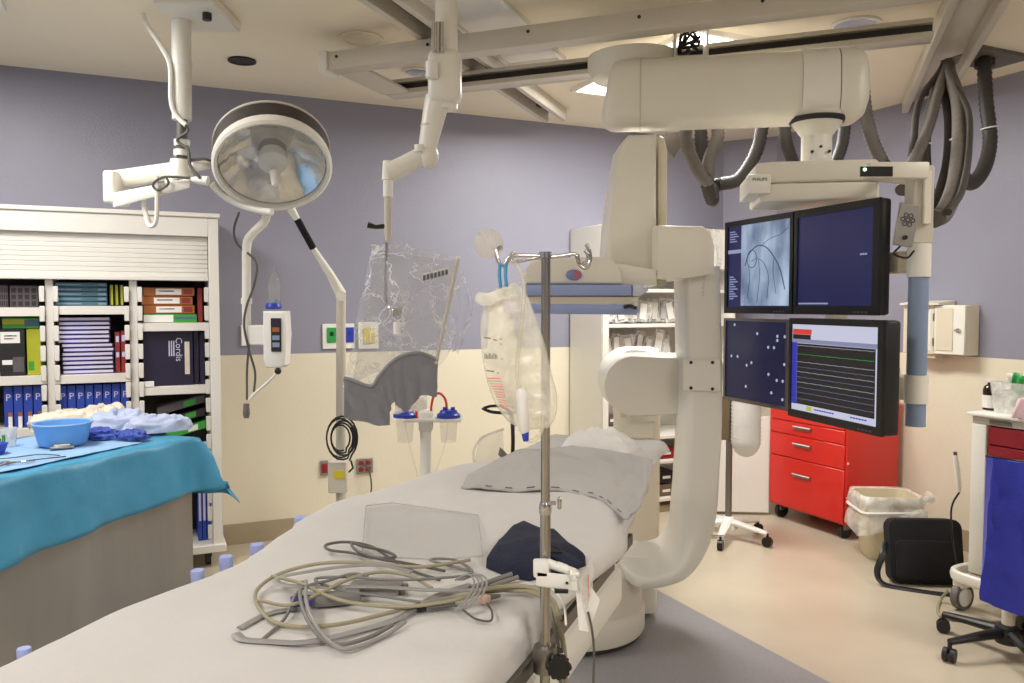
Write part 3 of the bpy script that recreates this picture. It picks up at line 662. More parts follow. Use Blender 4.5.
def shield():
    Y = 3.13
    P = lambda x, y, dy=0: PY(x, y, Y+dy)
    c = P(400, 425)
    t = thing('radiation_shield', 'clear plastic covered radiation shield with a pleated grey lead skirt', 'radiation shield', (c.x, Y, c.z))
    part('acrylic_pane', MB().extrude([P(376, 250), P(456, 262), P(436, 368), P(400, 360), P(352, 384)], (0, .012, 0)), 'acrylic', t, world=True)
    # crinkled cover bag, open at the bottom: an uneven tube round the pane
    top = [(372, 243), (400, 243), (430, 250), (459, 259)]; bot = [(343, 386), (372, 398), (410, 384), (436, 368)]
    mid = [(360, 310), (390, 315), (430, 320), (466, 345)]
    def crv(A, f): 
        i = min(2, int(f*3)); k = f*3-i; return (A[i][0]*(1-k)+A[i+1][0]*k, A[i][1]*(1-k)+A[i+1][1]*k)
    def fn(u, v):
        f = u*2 if u <= .5 else 2-u*2; sgn = -1 if u <= .5 else 1
        a, m, b = crv(top, f), crv(mid, f), crv(bot, f)
        q = [(1-v)**2*a[i]+2*v*(1-v)*m[i]+v*v*b[i] for i in (0, 1)]
        d = sgn*(.012+.05*math.sin(pi*min(1, v*1.2+.05)))*math.sin(pi*min(1, max(0, f*.98+.01)))**.5
        p = P(q[0], q[1], d+.006); n = fbm(p, 9, 4)*.02+fbm(p, 30, 2)*.006
        return p+V((n*.7, n*1.2*(1 if sgn > 0 else -1), n*.5))
    part('cover_bag', MB().grid(fn, 64, 40), 'film', t, world=True, ang=180)
    loose = MB().grid(lambda a, b: P(452+14*math.sin(b*pi)+a*6+4*fbm((a*2, b*3, 1), 2), 258+a*4+b*92, -.02+.06*a+.03*fbm((a, b*4, 5), 1.5)), 10, 24)
    part('loose_fold', loose, 'film', t, world=True, ang=180)
    part('edge_rod', MB().cyl(P(458, 258, -.03), P(436, 364, -.03), .0065, seg=10), 'rail', t, world=True)
    part('rod_tip', MB().sphere(P(458, 258, -.03), .009, seg=10), 'plastic', t, world=True)
    lb = part('cover_label', MB().extrude([P(422, 274, -.075), P(449, 267, -.075), P(449, 274, -.075), P(422, 282, -.075)], (0, .001, 0)), M['pouch'], t, world=True)
    for k in range(7):
        x = 423+3.7*k; y = 275.5-.95*k
        part('print_mark', MB().extrude([P(x, y, -.077), P(x+2.6, y-.6, -.077), P(x+2.6, y+4.6, -.077), P(x, y+5.2, -.077)], (0, .001, 0)), 'ink', lb, world=True)
    # lead skirt: pleated arch
    tp = smooth([(344, 379, 0), (352, 381, 0), (371, 387, 0), (380, 376, 0), (392, 363, 0), (404, 356, 0), (420, 354, 0), (438, 361, 0)], 8)
    bt = smooth([(344, 418, 0), (366, 422, 0), (388, 425, 0), (390, 408, 0), (396, 402, 0), (406, 412, 0), (420, 396, 0), (437, 397, 0)], 8)
    def fs(a, b):
        k = a*(len(tp)-1); i = min(int(k), len(tp)-2); r_ = k-i
        u = tp[i].lerp(tp[i+1], r_); l = bt[i].lerp(bt[i+1], r_); q = u.lerp(l, b)
        return P(q.x, q.y, -.02+.004*math.sin(a*46)*b+.004*fbm((a*9, b*3, 0), 2))
    part('lead_skirt', MB().grid(fs, 110, 10).solid(.012), 'leadgrey', t, world=True, ang=60)
    part('skirt_binding', MB().tube([P(q.x, q.y-.5, -.028) for q in tp], .009, 8), 'leadgrey', t, world=True)
    return t
shield()

# ------------------------------------------------------------------ surgical lamp on its ceiling column
def lamp():
    Y = 3.7; P = lambda x, y, dy=0: PY(x, y, Y+dy)
    g = P(182, 60)
    t = thing('surgical_lamp', 'round surgical lamp on a white ceiling column left of centre', 'surgical lamp', (g.x, Y, CEIL))
    part('ceiling_canopy', MB().bx((g.x-.04, Y-.2, CEIL-.05), (g.x+.22, Y+.15, CEIL), .006, 1), 'white', t, world=True)
    part('canopy_nut', MB().cyl((g.x+.155, Y-.1, CEIL-.08), (g.x+.155, Y-.1, CEIL-.05), .02, seg=12), 'dark', t, world=True)
    part('column', MB().cyl(P(182, 120), (g.x, Y, CEIL-.05), .043, seg=24), 'white', t, world=True)
    part('column_band', MB().cyl(P(182, 66), P(182, 62), .045, seg=24), 'plastic', t, world=True)
    part('stem', MB().cyl(P(182, 158), P(182, 118), .024, seg=16), 'dkcable', t, world=True)
    for y, r_ in ((143, .035), (153, .036), (163, .04)): part('stem_ring', MB().cyl(P(182, y+3), P(182, y-3), r_, seg=20), 'white', t, world=True)
    part('cable_on_stem', MB().tube(smooth([P(178, 118, -.05), P(188, 130, -.04), P(177, 140, -.04), P(188, 150, -.04), P(190, 165, -.05), P(200, 178, -.05)], 6), .007, 6), 'dkcable', t, world=True)
    part('hub', MB().tube([P(180, 178), P(181, 160)], [.06, .045], 20), 'white', t, world=True)
    part('supply_cable', MB().tube(smooth([P(142, 10, .05), P(147, 25, .03), P(160, 45, 0), P(170, 66, -.04), P(171, 100, -.05), P(176, 115, -.05), P(186, 125, -.05)], 8), .011, 8), 'plastic', t, world=True)
    # left return arm
    part('upper_arm', MB().tube([P(176, 170), P(124, 179, .05), P(117, 180, .05)], [.038, .045, .046], 16), 'white', t, world=True)
    part('elbow_block', MB().box(P(116.5, 189, .02), (.055, .16, .15), None, .015, 3), 'white', t, world=True)
    part('lower_arm', MB().hexa([P(113, 208, -.08), P(190, 188, -.08), P(190, 188, -.0), P(113, 208, 0), P(113, 193, -.08), P(190, 178, -.08), P(190, 178, 0), P(113, 193, 0)], .008, 2), 'white', t, world=True)
    part('hinge_pin', MB().tube(smooth([P(144, 198, -.04), P(144, 208, -.04), P(148, 220, -.04), P(152, 226, -.04)], 5), [.012]*16, 10), 'white', t, world=True)
    part('hinge_hook', MB().tube(smooth([P(157, 176, -.09), P(157, 200, -.09), P(156, 222, -.08), P(150, 226, -.06), P(146, 218, -.05)], 6), .01, 8), 'white', t, world=True)
    part('loop_cable', MB().tube(smooth([P(190, 178, -.1), P(165, 177, -.1), P(153, 184, -.1), P(158, 190, -.1), P(168, 184, -.1), P(166, 176, -.1)], 6), .006, 6), 'dkcable', t, world=True)
    part('joint_knob', MB().lathe([(.03, 0), (.034, .02), (.02, .05)], P(172, 187, -.03), (.2, 0, 1)), 'white', t, world=True)
    # arm to lamp
    part('lamp_arm', MB().tube(smooth([P(185, 168), P(200, 166), P(214, 163, .06), P(224, 160, .12)], 5), .022, 12), 'white', t, world=True)
    part('arm_cable', MB().tube(smooth([P(190, 160, -.03), P(204, 159, -.03), P(214, 162, 0)], 5), .006, 6), 'dkcable', t, world=True)
    part('yoke_pivot', MB().tube([P(190, 180, -.02), P(200, 180, -.03), P(208, 181, -.03)], [.012, .02, .022], 12), 'plastic', t, world=True)
    # head: axis tipped towards the viewer and down
    c = P(273, 166); ax = V((.2, -.62, -.76)).normalized(); r0 = PY(330, 160, Y).x-PY(272, 160, Y).x
    part('dome', MB().lathe([(.06, -.19), (.16, -.175), (.22, -.15), (r0*.985, -.118), (r0*.985, -.022)], c, ax, 48, capb=False), 'slot', t, world=True, label='dark grey dome behind the rim')
    part('rim', MB().lathe([(r0*.985, -.03), (r0*1.0, -.01), (r0, .012), (r0*.96, .022), (r0*.91, .014), (r0*.9, -.01)], c, ax, 48, capa=False, capb=False), 'white', t, world=True)
    part('rear_rim', MB().lathe([(r0*.95, -.128), (r0*1.0, -.126), (r0*1.0, -.114), (r0*.97, -.112)], c, ax, 48, capa=False, capb=False), 'rail', t, world=True)
    part('reflector', MB().lathe([(.04, -.10), (.1, -.092), (.17, -.064), (r0*.89, -.012)], c, ax, 48, capb=False), 'reflector', t, world=True)
    kb = part('centre_hub', MB().lathe([(.06, -.08), (.065, -.03), (.065, -.02), (.05, -.012)], c, ax, 32), 'white', t, world=True)
    hd = part('centre_handle', MB().tube([c+ax*-.01+V((.0, 0, -.03)), c+ax*.0+V((.004, 0, -.048)), c+ax*.03+V((.006, 0, -.07))], [.018, .018, .012], 12), 'plastic', kb, world=True)
    part('lens', MB().lathe([(r0*.89, .0), (.001, .008)], c, ax, 48, capa=False, capb=False), 'lampglass', t, world=True)
    # yoke under the head
    yk = [P(212, 184, .05), P(224, 196, .1), P(240, 205, .1), P(258, 210, .08), P(272, 212, .05)]
    part('yoke', MB().tube(smooth(yk, 8), .016, 12), 'white', t, world=True)
    return t
lamp()
def injector():
    Y = 3.86; P = lambda x, y, dy=0: PY(x, y, Y+dy)
    c = P(273, 365)
    t = thing('contrast_injector', 'white contrast injector with clear syringe hanging below the lamp', 'injector', (c.x, Y, c.z))
    part('hanging_tube', MB().tube(smooth([P(267, 212, -.05), P(264, 222), P(252, 234), P(247, 244), P(246.5, 270), P(246.5, 310), P(247, 345)], 8), .021, 14), 'white', t, world=True)
    part('tube_collar', MB().cyl(P(246.5, 304), P(246.5, 298), .026, seg=16), 'plastic', t, world=True)
    part('bracket', MB().bx((P(243, 0).x, Y-.03, P(0, 345).z), (P(264, 0).x, Y+.03, P(0, 325).z), .006, 1), 'plastic', t, world=True)
    b = MB().extrude([P(262.5, 311, -.05), P(285, 311, -.05), P(286, 335, -.05), P(285, 365, -.05), P(281, 368, -.05), P(266, 368, -.05), P(263, 360, -.05)], (0, .1, 0), .01, 3)
    bd = part('injector_body', b, 'plastic', t, world=True)
    part('control_panel', MB().bx((P(270, 0).x, Y-.056, P(0, 351).z), (P(280, 0).x, Y-.049, P(0, 318).z)), 'dark', bd, world=True)
    part('panel_label', MB().bx((P(270, 0).x, Y-.058, P(0, 325).z), (P(280, 0).x, Y-.055, P(0, 319).z)), 'purple', bd, world=True)
    for y, mt in ((329, 'orange'), (337, 'colblue'), (344, 'colblue')): part('key', MB().bx((P(271.5, 0).x, Y-.059, P(0, y+2.5).z), (P(278.5, 0).x, Y-.055, P(0, y-2).z)), mt, bd, world=True)
    part('syringe_collar', MB().lathe([(.034, 0), (.04, .01), (.034, .028)], P(273.5, 309), seg=24), 'cobalt', t, world=True)
    sy = part('syringe', MB().lathe([(.029, .0), (.029, .12), (.02, .145), (.007, .155), (.006, .2)], P(274.5, 306), seg=20), 'tray', t, world=True)
    part('plunger', MB().lathe([(.026, .01), (.026, .03)], P(274.5, 306), seg=20), 'colblue', sy, world=True)
    part('outlet_knob', MB().sphere(P(278, 371, -.03), .017, seg=12), 'black', t, world=True)
    part('hand_cable', MB().tube(smooth([P(277, 373, -.03), P(266, 384, -.02), P(254, 394), P(249, 400)], 6), .007, 8), 'plastic', t, world=True)
    part('power_cable', MB().tube(smooth([P(239, 212), P(234, 230), P(238, 245), P(256, 262, -.03), P(254, 285, -.04), P(247, 305, -.04), P(244, 325, -.04), P(249, 350, -.03), P(255, 372), P(254, 392)], 7), .006, 6), 'dkcable', t, world=True)
    part('cord', MB().tube(smooth([P(249, 345), P(247, 370), P(247, 400)], 5), .006, 6), 'dkcable', t, world=True)
    part('hand_switch', MB().lathe([(.012, 0), (.017, .02), (.014, .07)], P(246.5, 418), seg=12), 'hose', t, world=True)
injector()
def arm_stand():
    Y = 4.05; P = lambda x, y, dy=0: PY(x, y, Y+dy)
    g = P(339, 400)
    t = thing('arm_stand', 'slim pole stand with a bent spring arm reaching up to the lamp', 'pole stand', (g.x, Y, 0))
    part('pole', MB().tube([(g.x, Y, .05), P(341, 296)], [.026, .024], 16), 'rail', t, world=True)
    part('foot', MB().lathe([(.22, 0), (.22, .03), (.04, .06)], (g.x, Y, .0), seg=28), 'rail', t, world=True)
    part('joint', MB().cyl(P(341, 296, -.04), P(341, 296, .04), .026), 'white', t, world=True)
    part('spring_arm', MB().tube([P(341, 294), P(330, 274, -.05), P(313, 248, -.12)], [.028, .02, .014], 14), 'white', t, world=True)
    part('grip', MB().tube([P(313, 248, -.12), P(297, 219, -.2)], [.017, .017], 14), 'blackcloth', t, world=True)
    part('arm_tip', MB().tube([P(297, 219, -.2), P(291, 209, -.22)], [.016, .02], 12), 'white', t, world=True)
    bx_ = part('junction_box', MB().bx((P(326.5, 0).x, Y-.075, P(0, 490).z), (P(345, 0).x, Y-.028, P(0, 459).z), .004, 1), 'rail', t, world=True)
    part('warning_label', MB().bx((P(332.5, 0).x, Y-.079, P(0, 475.5).z), (P(343, 0).x, Y-.075, P(0, 467.5).z)), 'yellow', bx_, world=True)
arm_stand()
def coil():
    Y = 4.0; P = lambda x, y, dy=0: PY(x, y, Y+dy); b = MB(); pts = []
    for k in range(5*20+1):
        a = 2*pi*k/20+1.2; j = k//20
        pts.append(P(342+(9.5+j*1.5)*math.cos(a)+(j % 3-1)*1.5, 438+(13+j*2.2)*math.sin(a), -.05-.012*j))
    pts += [P(351, 461, -.1), P(353, 468, -.08), P(349, 472, -.06)]
    single('coiled_cable', MB().tube(pts, .0048, 6), 'dark', 'black coiled cable hung on the slim pole', 'cable')
coil()

# ------------------------------------------------------------------ white tambour bookcase on the back wall
VB = .42                                                       # front plane of the bookcase
ub = lambda px, py=300: uv_of(PV(px, py, VB))[0]
zb_ = lambda px, py: PV(px, py, VB).z
u_r = ub(219.4); u_d2 = (ub(137), ub(129)); u_d1 = (ub(52), ub(44)); bayw = ub(52)-ub(129)
u_l = u_d1[1]+bayw+.05; ZTOP = zb_(219, 213)-.03
bk = thing('bookcase', 'white roller shutter storage cabinet with three open bays of cartons', 'cabinet', room(u_r, 0.02), ROOMZ)
BL = lambda u: -(u-u_r)                                        # local x of a wall coordinate (local x points right)
D = VB-.02
def bb(u0, u1, z0, z1, y0=0, y1=D, bev=0): return MB().bx((BL(u0), -y1, z0), (BL(u1), -y0, z1), bev, 1)
part('side_panel', bb(u_r, u_r+.055, .09, ZTOP, bev=.004), 'bookcase', bk)
part('side_panel', bb(u_l, u_l-.05, .09, ZTOP, bev=.004), 'bookcase', bk)
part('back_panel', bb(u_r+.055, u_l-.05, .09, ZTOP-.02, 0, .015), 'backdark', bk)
part('top_panel', bb(u_r-.01, u_l+.01, ZTOP, ZTOP+.025, 0, D+.012, .004), 'bookcase', bk)
zh0 = zb_(215, 237)
part('header', bb(u_r+.055, u_l-.05, zh0, ZTOP, D-.03, D+.0, .003), 'bookcase', bk)
zt0 = zb_(212, 281)
# roller shutter: one real slat after another
ns = 9
slat = MB().bx((BL(u_r+.057), -D+.045, 0), (BL(u_l-.052), -D+.03, (zh0-zt0)/ns*.955), .004, 1)
s0 = part('shutter_slat', slat, 'bookcase', bk)
for k in range(ns):
    o = s0 if k == 0 else s0.copy()
    if k: COL.objects.link(o)
    o.location = (0, 0, zt0+.02+(zh0-zt0-.02)*k/ns)
part('shutter_handle', bb(u_r+.057, u_l-.052, zt0, zt0+.022, D-.045, D-.008, .003), 'bookcase', bk)
for u in (u_d1, u_d2): part('divider', bb(u[0], u[1], .09, zt0+.3, .016, D-.05, .003), 'bookcase', bk)
bays = {'right': (u_r+.055, u_d2[0]), 'middle': (u_d2[1], u_d1[0]), 'left': (u_d1[1], u_d1[1]+bayw)}
mid = {'right': 173, 'middle': 92, 'left': 20}
shelf_y = {'right': (323, 387, 470), 'middle': (306, 375, 425), 'left': (307.5, 377, 430)}
SH = {}
for k, (a, c) in bays.items():
    SH[k] = []
    for y in shelf_y[k]:
        z = zb_(mid[k], y); SH[k].append(z)
        part('shelf', bb(a, c, z-.042, z, .016, D-.045, .003), 'bookcase', bk)
        # ribbed front lip
        part('shelf_lip', bb(a, c, z-.046, z-.002, D-.044, D-.038), 'bookcase', bk)
part('base_shelf', bb(u_r-.015, u_l, .09, .135, 0, D+.02, .004), 'bookcase', bk)
for x in (u_r+.08, u_l-.08, (u_r+u_l)/2):
    part('caster', MB().cyl((BL(x)-.015, -D+.08, .04), (BL(x)+.015, -D+.08, .04), .04, seg=16).bx((BL(x)-.02, -D+.05, .05), (BL(x)+.02, -D+.11, .089)), 'dark', bk)
tab0 = None
for k, (a, c) in bays.items():
    for side in (0, 1):
        u = (a+.0005, a+.026) if side == 0 else (c-.026, c-.0005)
        for j in range(14):
            z = .16+j*.106
            if z+.085 > zt0: continue
            m = bb(0, .025, 0, .084, D-.036, D-.02, .003)
            if tab0 is None: tab0 = o = part('shelf_clip', m, 'bookcase', bk)
            else: o = tab0.copy(); COL.objects.link(o); m.bm.free()
            o.location = (BL(u[0])-BL(0), 0, z)
# --- cartons and binders: each a thing of its own
def carton(name, u0, u1, z0, z1, front, label, body, cat, group=None, depth=.24, face=None, facemat=None, extra=None, tilt=0, setb=None):
    """box whose front stands 'front' behind the bookcase front plane"""
    v1 = VB-front; uc = (u0+u1)/2
    c = room(uc, v1); hw = abs(u1-u0)/2
    t = thing(name, label, cat, (c.x, c.y, z0), ROOMZ, group)
    part('carton', MB().bx((-hw, 0, 0), (hw, depth, z1-z0), .002, 1), body, t)
    if face:
        for i, (x0, x1, y0, y1, mt) in enumerate(face):
            part('printed_label', MB().bx((-hw+2*hw*x0, -.0012, (z1-z0)*(1-y1)), (-hw+2*hw*x1, .0005, (z1-z0)*(1-y0))), mt, t)
    if extra: extra(t, hw, z1-z0)
    return t
ux = lambda px, f=.09: uv_of(PV(px, 330, VB-f))[0]
zx = lambda px, py, f=.09: PV(px, py, VB-f).z
# middle bay, top: flat teal cartons, then three upright thin ones
z = SH['middle'][0]; hgt = (zt0-.012-z)/5
for k in range(5):
    carton('flat_carton', ux(108), ux(56), z+.001+hgt*k, z+hgt*(k+1)-.002, .09, f'flat teal carton, {ORD[k]} from the bottom of the teal stack in the middle bay', 'tealcarton', 'carton', 'teal cartons on the top middle shelf', face=[(.04, .5, .35, .65, 'colblue'), (.82, .97, .3, .7, 'colblue')])
for k, px in enumerate((110, 115, 120)):
    carton('thin_carton', ux(px+4), ux(px), z+.001, z+hgt*4.6, .09, f'thin upright black and yellow carton, {ORD[k]} from the left beside the teal stack', 'dark', 'carton', 'black and yellow cartons', face=[(.35, .95, .04, .95, 'yellowgreen')])
# middle bay, second: lavender stack
z = SH['middle'][1]; n = 13; hgt = (zx(85, 317)-z)/n
for k in range(n):
    off = random.uniform(-.004, .004)+(-.008 if k < 7 else .008)
    carton('flat_carton', ux(112)+off, ux(59)+off, z+.001+hgt*k, z+hgt*(k+1)-.002, .085+random.uniform(0, .008), f'flat white and purple carton, {ORD[k]} from the bottom of the tall stack', 'purple', 'carton', 'white faced cartons in the tall stack', face=[(.03, .97, .08, .74, 'lavcarton'), (.1, .6, .76, .9, 'bluecarton')])
for k, (px, h_) in enumerate(((114.5, 332), (120.5, 331))):
    carton('upright_carton', ux(px+5), ux(px), z+.001, zx(118, h_), .1, f'narrow maroon carton, {ORD[k]} from the left beside the tall white stack', 'maroon', 'carton', 'maroon cartons', face=[(.2, .8, .1, .25, 'lavcarton'), (.2, .8, .5, .62, 'lavcarton')])
# third row: blue upright cartons
def blue(t, hw, h):
    part('lettering', MB().text('P', .05, face_m((-.0, -.0016, h-.06), (1, 0, 0))), 'lavcarton', t)
z = SH['middle'][2]-.0
for k in range(8):
    px = 57+8.9*k
    carton('upright_carton', ux(px+8.2), ux(px+.2), z+.001, zx(92, 384.5), .075, f'blue upright carton, {ORD[k]} from the left in the middle bay', 'bluecarton', 'carton', 'blue cartons in the middle bay', extra=blue, face=[(.3, .7, .6, .72, 'orange'), (.3, .7, .72, 1, 'paper')])
z = SH['left'][2]
for k in range(4):
    px = 2+9.9*k
    carton('upright_carton', ux(px+9.2), ux(px+.2), z+.001, zx(20, 386), .075, f'blue upright carton, {ORD[k]} from the left in the left bay', 'bluecarton', 'carton', 'blue cartons in the left bay', extra=blue, face=[(.45, .9, .62, .72, 'orange'), (.45, .9, .72, 1, 'paper')])
# left bay top and second
z = SH['left'][0]
for k, (a, c) in enumerate(((0, 9.3), (11, 39))):
    carton('grey_carton', ux(c), ux(a), z+.001, zx(20, 285.5), .08, ('narrow' if k == 0 else 'wide')+' grey carton with printed rows on the top left shelf', 'greycarton', 'carton', face=[(.05+.24*i, .22+.24*i, .12+.3*j, .34+.3*j, 'darkcarton') for i in range(4) for j in range(3)])
z = SH['left'][1]
carton('yellow_carton', ux(40), ux(26), z+.001, zx(32, 329), .1, 'yellow green carton at the right of the left bay', 'yellowgreen', 'carton', face=[(.1, .5, .7, .9, 'greencarton')])
carton('black_carton', ux(24.5), ux(-1), z+.001, zx(10, 329), .08, 'black carton with white labels in the left bay', 'dark', 'carton', face=[(.05, .82, .06, .3, 'paper'), (.1, .5, .66, .76, 'paper'), (.52, .95, .6, .92, 'greycarton'), (.2, .7, .13, .16, 'ink'), (.2, .6, .19, .22, 'ink')])
carton('green_carton', ux(39), ux(2), zx(20, 328.6), zx(20, 318), .1, 'flat green carton lying on the yellow and black cartons', 'greencarton', 'carton', face=[(.0, .6, .1, .6, 'yellowgreen'), (.6, 1, .2, .8, 'tealcarton')])
# right bay
z = SH['right'][0]; hgt = (zx(170, 285)-z)/4.25
carton('flat_carton', ux(197), ux(144), z+.001, z+hgt-.002, .085, 'flat green and white carton under the orange stack', 'greencarton', 'carton', face=[(0, .55, .08, .95, 'paper'), (.58, .97, .3, .6, 'tealcarton')])
for k in range(3):
    o = (k % 2)*.01
    carton('flat_carton', ux(195)+o, ux(144)+o, z+hgt*(k+1)+.001, z+hgt*(k+2)-.002, .085, f'flat orange and white carton, {ORD[k]} from the bottom of the orange stack', 'orange', 'carton', 'orange cartons on the right top shelf', face=[(.24, .74, .14, .85, 'paper'), (.3, .6, .35, .5, 'greycarton'), (.78, .95, .2, .8, 'maroon')])
carton('upright_carton', max(u_r+.059, ux(203)), ux(198), z+.001, zx(200, 288), .1, 'dark maroon upright carton right of the orange stack', 'maroon', 'carton')
z = SH['right'][1]
def cordis(t, hw, h):
    part('lettering', MB().text('Cordis', .05, face_m((hw*.42, -.0016, h*.66), (0, 0, -1), (1, 0, 0))), 'lavcarton', t)
    tx = MB()
    for k in range(3): tx.bx((hw*.02+.012*k, -.0014, h*.54), (hw*.02+.012*k+.006, .0002, h*.82))
    part('small_print', tx, 'lavcarton', t, stuff=True)
    part('sticker', MB().bx((hw*.66, -.0016, h*.2), (hw*.86, .0002, h*.8)), 'gauze', t)
cz = zx(170, 331)
carton('purple_carton', ux(192.5), ux(142.5), z+.001, cz, .085, 'large dark purple carton with sideways white lettering', 'purple', 'carton', extra=cordis, depth=.2)
carton('upright_carton', ux(198.5), ux(193.2), z+.001, cz-.004, .1, 'dark purple spine right of the large purple carton', 'purple', 'carton', 'purple spines')
carton('upright_carton', max(u_r+.059, ux(204.5)), ux(199.3), z+.001, cz-.01, .105, 'outer dark purple spine at the right panel', 'purple', 'carton', 'purple spines')
carton('small_carton', ux(153, .03), ux(143, .03), z+.001, zx(148, 381), .04, 'small white carton at the front of the purple carton', 'paper', 'carton', depth=.035)
z = SH['right'][2]
for k, (a, b_, mt) in enumerate((((157, 412), (205, 398), 'greycarton'), ((160, 424), (205, 411), 'darkcarton'), ((166, 436), (206, 424), 'greencarton'))):
    A = PV(a[0], a[1]+4, VB-.1); B = PV(b_[0], b_[1]+4, VB-.1); back = VD*-.2; up = V((0, 0, .045))
    mb = MB().hexa([A, B, B+back, A+back, A+up, B+up, B+back+up, A+back+up], .002, 1)
    o = single('slanted_carton', mb, mt, ['grey slim carton slanting on the lower right shelf, uppermost', 'dark slim carton slanting under the grey one', 'green slim carton slanting lowest on the right shelf'][k], 'carton')
    q = A.lerp(B, .5)+up*.5+VD*.001
    part('printed_label', MB().hexa([A.lerp(B, .55)+up*.15+VD*.0012, A.lerp(B, .8)+up*.15+VD*.0012, A.lerp(B, .8)+up*.15, A.lerp(B, .55)+up*.15, A.lerp(B, .55)+up*.85+VD*.0012, A.lerp(B, .8)+up*.85+VD*.0012, A.lerp(B, .8)+up*.85, A.lerp(B, .55)+up*.85]), 'greencarton' if k < 2 else 'paper', o, world=True)
zz_ = .137
for k in range(3):
    carton('upright_carton', u_r+.06+.024*k, u_r+.082+.024*k, zz_, SH['right'][2]-.06, .1, f'narrow blue carton by the right panel on the base shelf, {ORD[k]} from the right', 'bluecarton', 'carton', 'blue cartons on the base shelf', face=[(.2, .8, .1, .7, 'lavcarton')])

# ------------------------------------------------------------------ stainless instrument table with teal drape
IT_Z = .90
fa = PZ(0, 480, IT_Z); fb = PZ(199, 437, IT_Z); idr = (fb-fa).normalized(); IZ = math.atan2(idr.y, idr.x)-pi/2
IX = V((idr.y, -idr.x, 0)); ITW, ITL = .74, 2.3
it = thing('instrument_table', 'stainless steel instrument table with solid side panels under a teal drape', 'table', (fb.x, fb.y, 0), IZ)
# local: x<0 goes back/left, y<0 runs towards the viewer
part('tabletop', MB().bx((-ITW, -ITL, IT_Z-.03), (-.005, -.005, IT_Z-.004), .003, 1), 'steel', it)
part('side_panel', MB().bx((-.05, -ITL+.05, .1), (-.03, -.02, IT_Z-.03)), 'panelsteel', it)
part('end_panel', MB().bx((-ITW+.04, -.045, .1), (-.051, -.025, IT_Z-.03)), 'panelsteel', it)
part('rear_panel', MB().bx((-ITW+.02, -ITL+.05, .1), (-ITW+.039, -.046, IT_Z-.03)), 'panelsteel', it)
for x in (-.08, -ITW+.08):
    for y in (-.09, -ITL+.12):
        part('leg', MB().cyl((x, y, .1), (x, y, .06), .018).lathe([(.02, 0), (.03, .02), (.03, .045), (.02, .06)], (x, y, 0), seg=14), 'dark', it)
def drape():
    T0 = -ITL-.02; hangS, hangT = .29, .29
    def fn(a, b):
        s = -ITW-.0+a*(ITW+hangS); t_ = T0+b*(-T0+hangT)
        dx = max(0, s+.002); dt = max(0, t_+.002)
        hem = 1-.22*math.sin(t_*2.1+1.2)*.6-.12*mnoise.noise(V((t_*3, s, 2)))
        wav = .014*math.sin(t_*17+2*mnoise.noise(V((t_*2, 0, 0))))*min(1, dx/.1)
        x = min(s, -.002)+dx*.10+wav+(dt*.05 if dx > 0 else 0); y = min(t_, -.002)+dt*.10+(.01*math.sin(s*23))*min(1, dt/.1)
        hk = min(1, max(0, (dx-dt)/.12)); drop = ((dx**4+dt**4)**.25*.95)*(1+(hem-1)*hk)
        if dx > 0 and dt > 0: mn = 1.6*dx*dt/(dx+dt+.02); x += .46*mn; y += .34*mn
        z = IT_Z+.003-drop+.006*fbm((s, t_, 0), 6)*(1 if dx+dt == 0 else .3)
        x += (.012*fbm((t_, s*.4, 3), 5)+.006*fbm((t_, s*.5, 8), 16))*min(1, dx/.08)
        if dx+dt == 0: z = max(z, IT_Z)
        return V((x, y, z))
    m = MB().grid(fn, 44, 110).solid(-.0025)
    m.bm.transform(WM[it.name])
    return single('table_drape', m, 'teal', 'teal blue drape hanging over the edges of the steel instrument table', 'drape', ang=180)
drape()
# light blue sheet on top of the drape
def lb(a, b):
    s = -ITW+.06+a*(ITW-.13)+.02*mnoise.noise(V((b*6, a, 3))); t_ = -ITL+.03+b*(ITL-.3)
    return WM[it.name] @ V((s, t_, IT_Z+.011+.004*abs(fbm((s, t_, 1), 8))))
single('table_sheet', MB().grid(lb, 30, 70).solid(-.002), 'lightblue', 'pale blue absorbent sheet spread on the teal drape', 'sheet', ang=180)
IT = lambda px, py, dz=.012: PZ(px, py, IT_Z+dz)
ZI = IT_Z+.019
# basin
c = IT(63, 446); t = thing('basin', 'light blue plastic basin on the instrument table', 'basin', (c.x, c.y, ZI), IZ)
part('bowl', MB().lathe([(.085, 0), (.095, .01), (.112, .085), (.118, .092), (.118, .097), (.108, .095), (.09, .012), (.001, .008)], seg=36, capb=False), 'basin', t)
part('rim', MB().tube([(.116*math.cos(a*pi/16), .116*math.sin(a*pi/16), .095) for a in range(32)], .004, 6, closed=True), 'lightblue', t)
# cloths
def bundle(name, px, py, sx, sy, h, rz, mat, label, cat, seed, dz=0, k0=.28):
    c = IT(px, py); m = Matrix.Translation((c.x, c.y, ZI+dz)) @ Matrix.Rotation(rz, 4, 'Z')
    def fn(a, b):
        th = 2*pi*a; ph = b*pi/2; r = math.cos(ph)**.6
        x = math.cos(th)*r*sx; y = math.sin(th)*r*sy; z = math.sin(ph)**.8*h
        n = fbm((math.cos(th)*2+seed, math.sin(th)*2, b*3), 1.3)+.5*abs(mnoise.noise(V((math.cos(th)*5+seed, math.sin(th)*5, b*6))))
        k = 1+k0*n
        return m @ V((x*k, y*k, z*(1+.3*n)))
    b_ = MB().grid(fn, 48, 16); b_.bm.normal_update(); bmesh.ops.remove_doubles(b_.bm, verts=b_.bm.verts, dist=.0006)
    return single(name, b_, mat, label, cat, ang=70)
bundle('gauze_pile', 66, 429, .165, .09, .075, IZ+1.2, 'gauze', 'cream gauze pads piled behind the blue basin', 'gauze', 3, 0, .12)
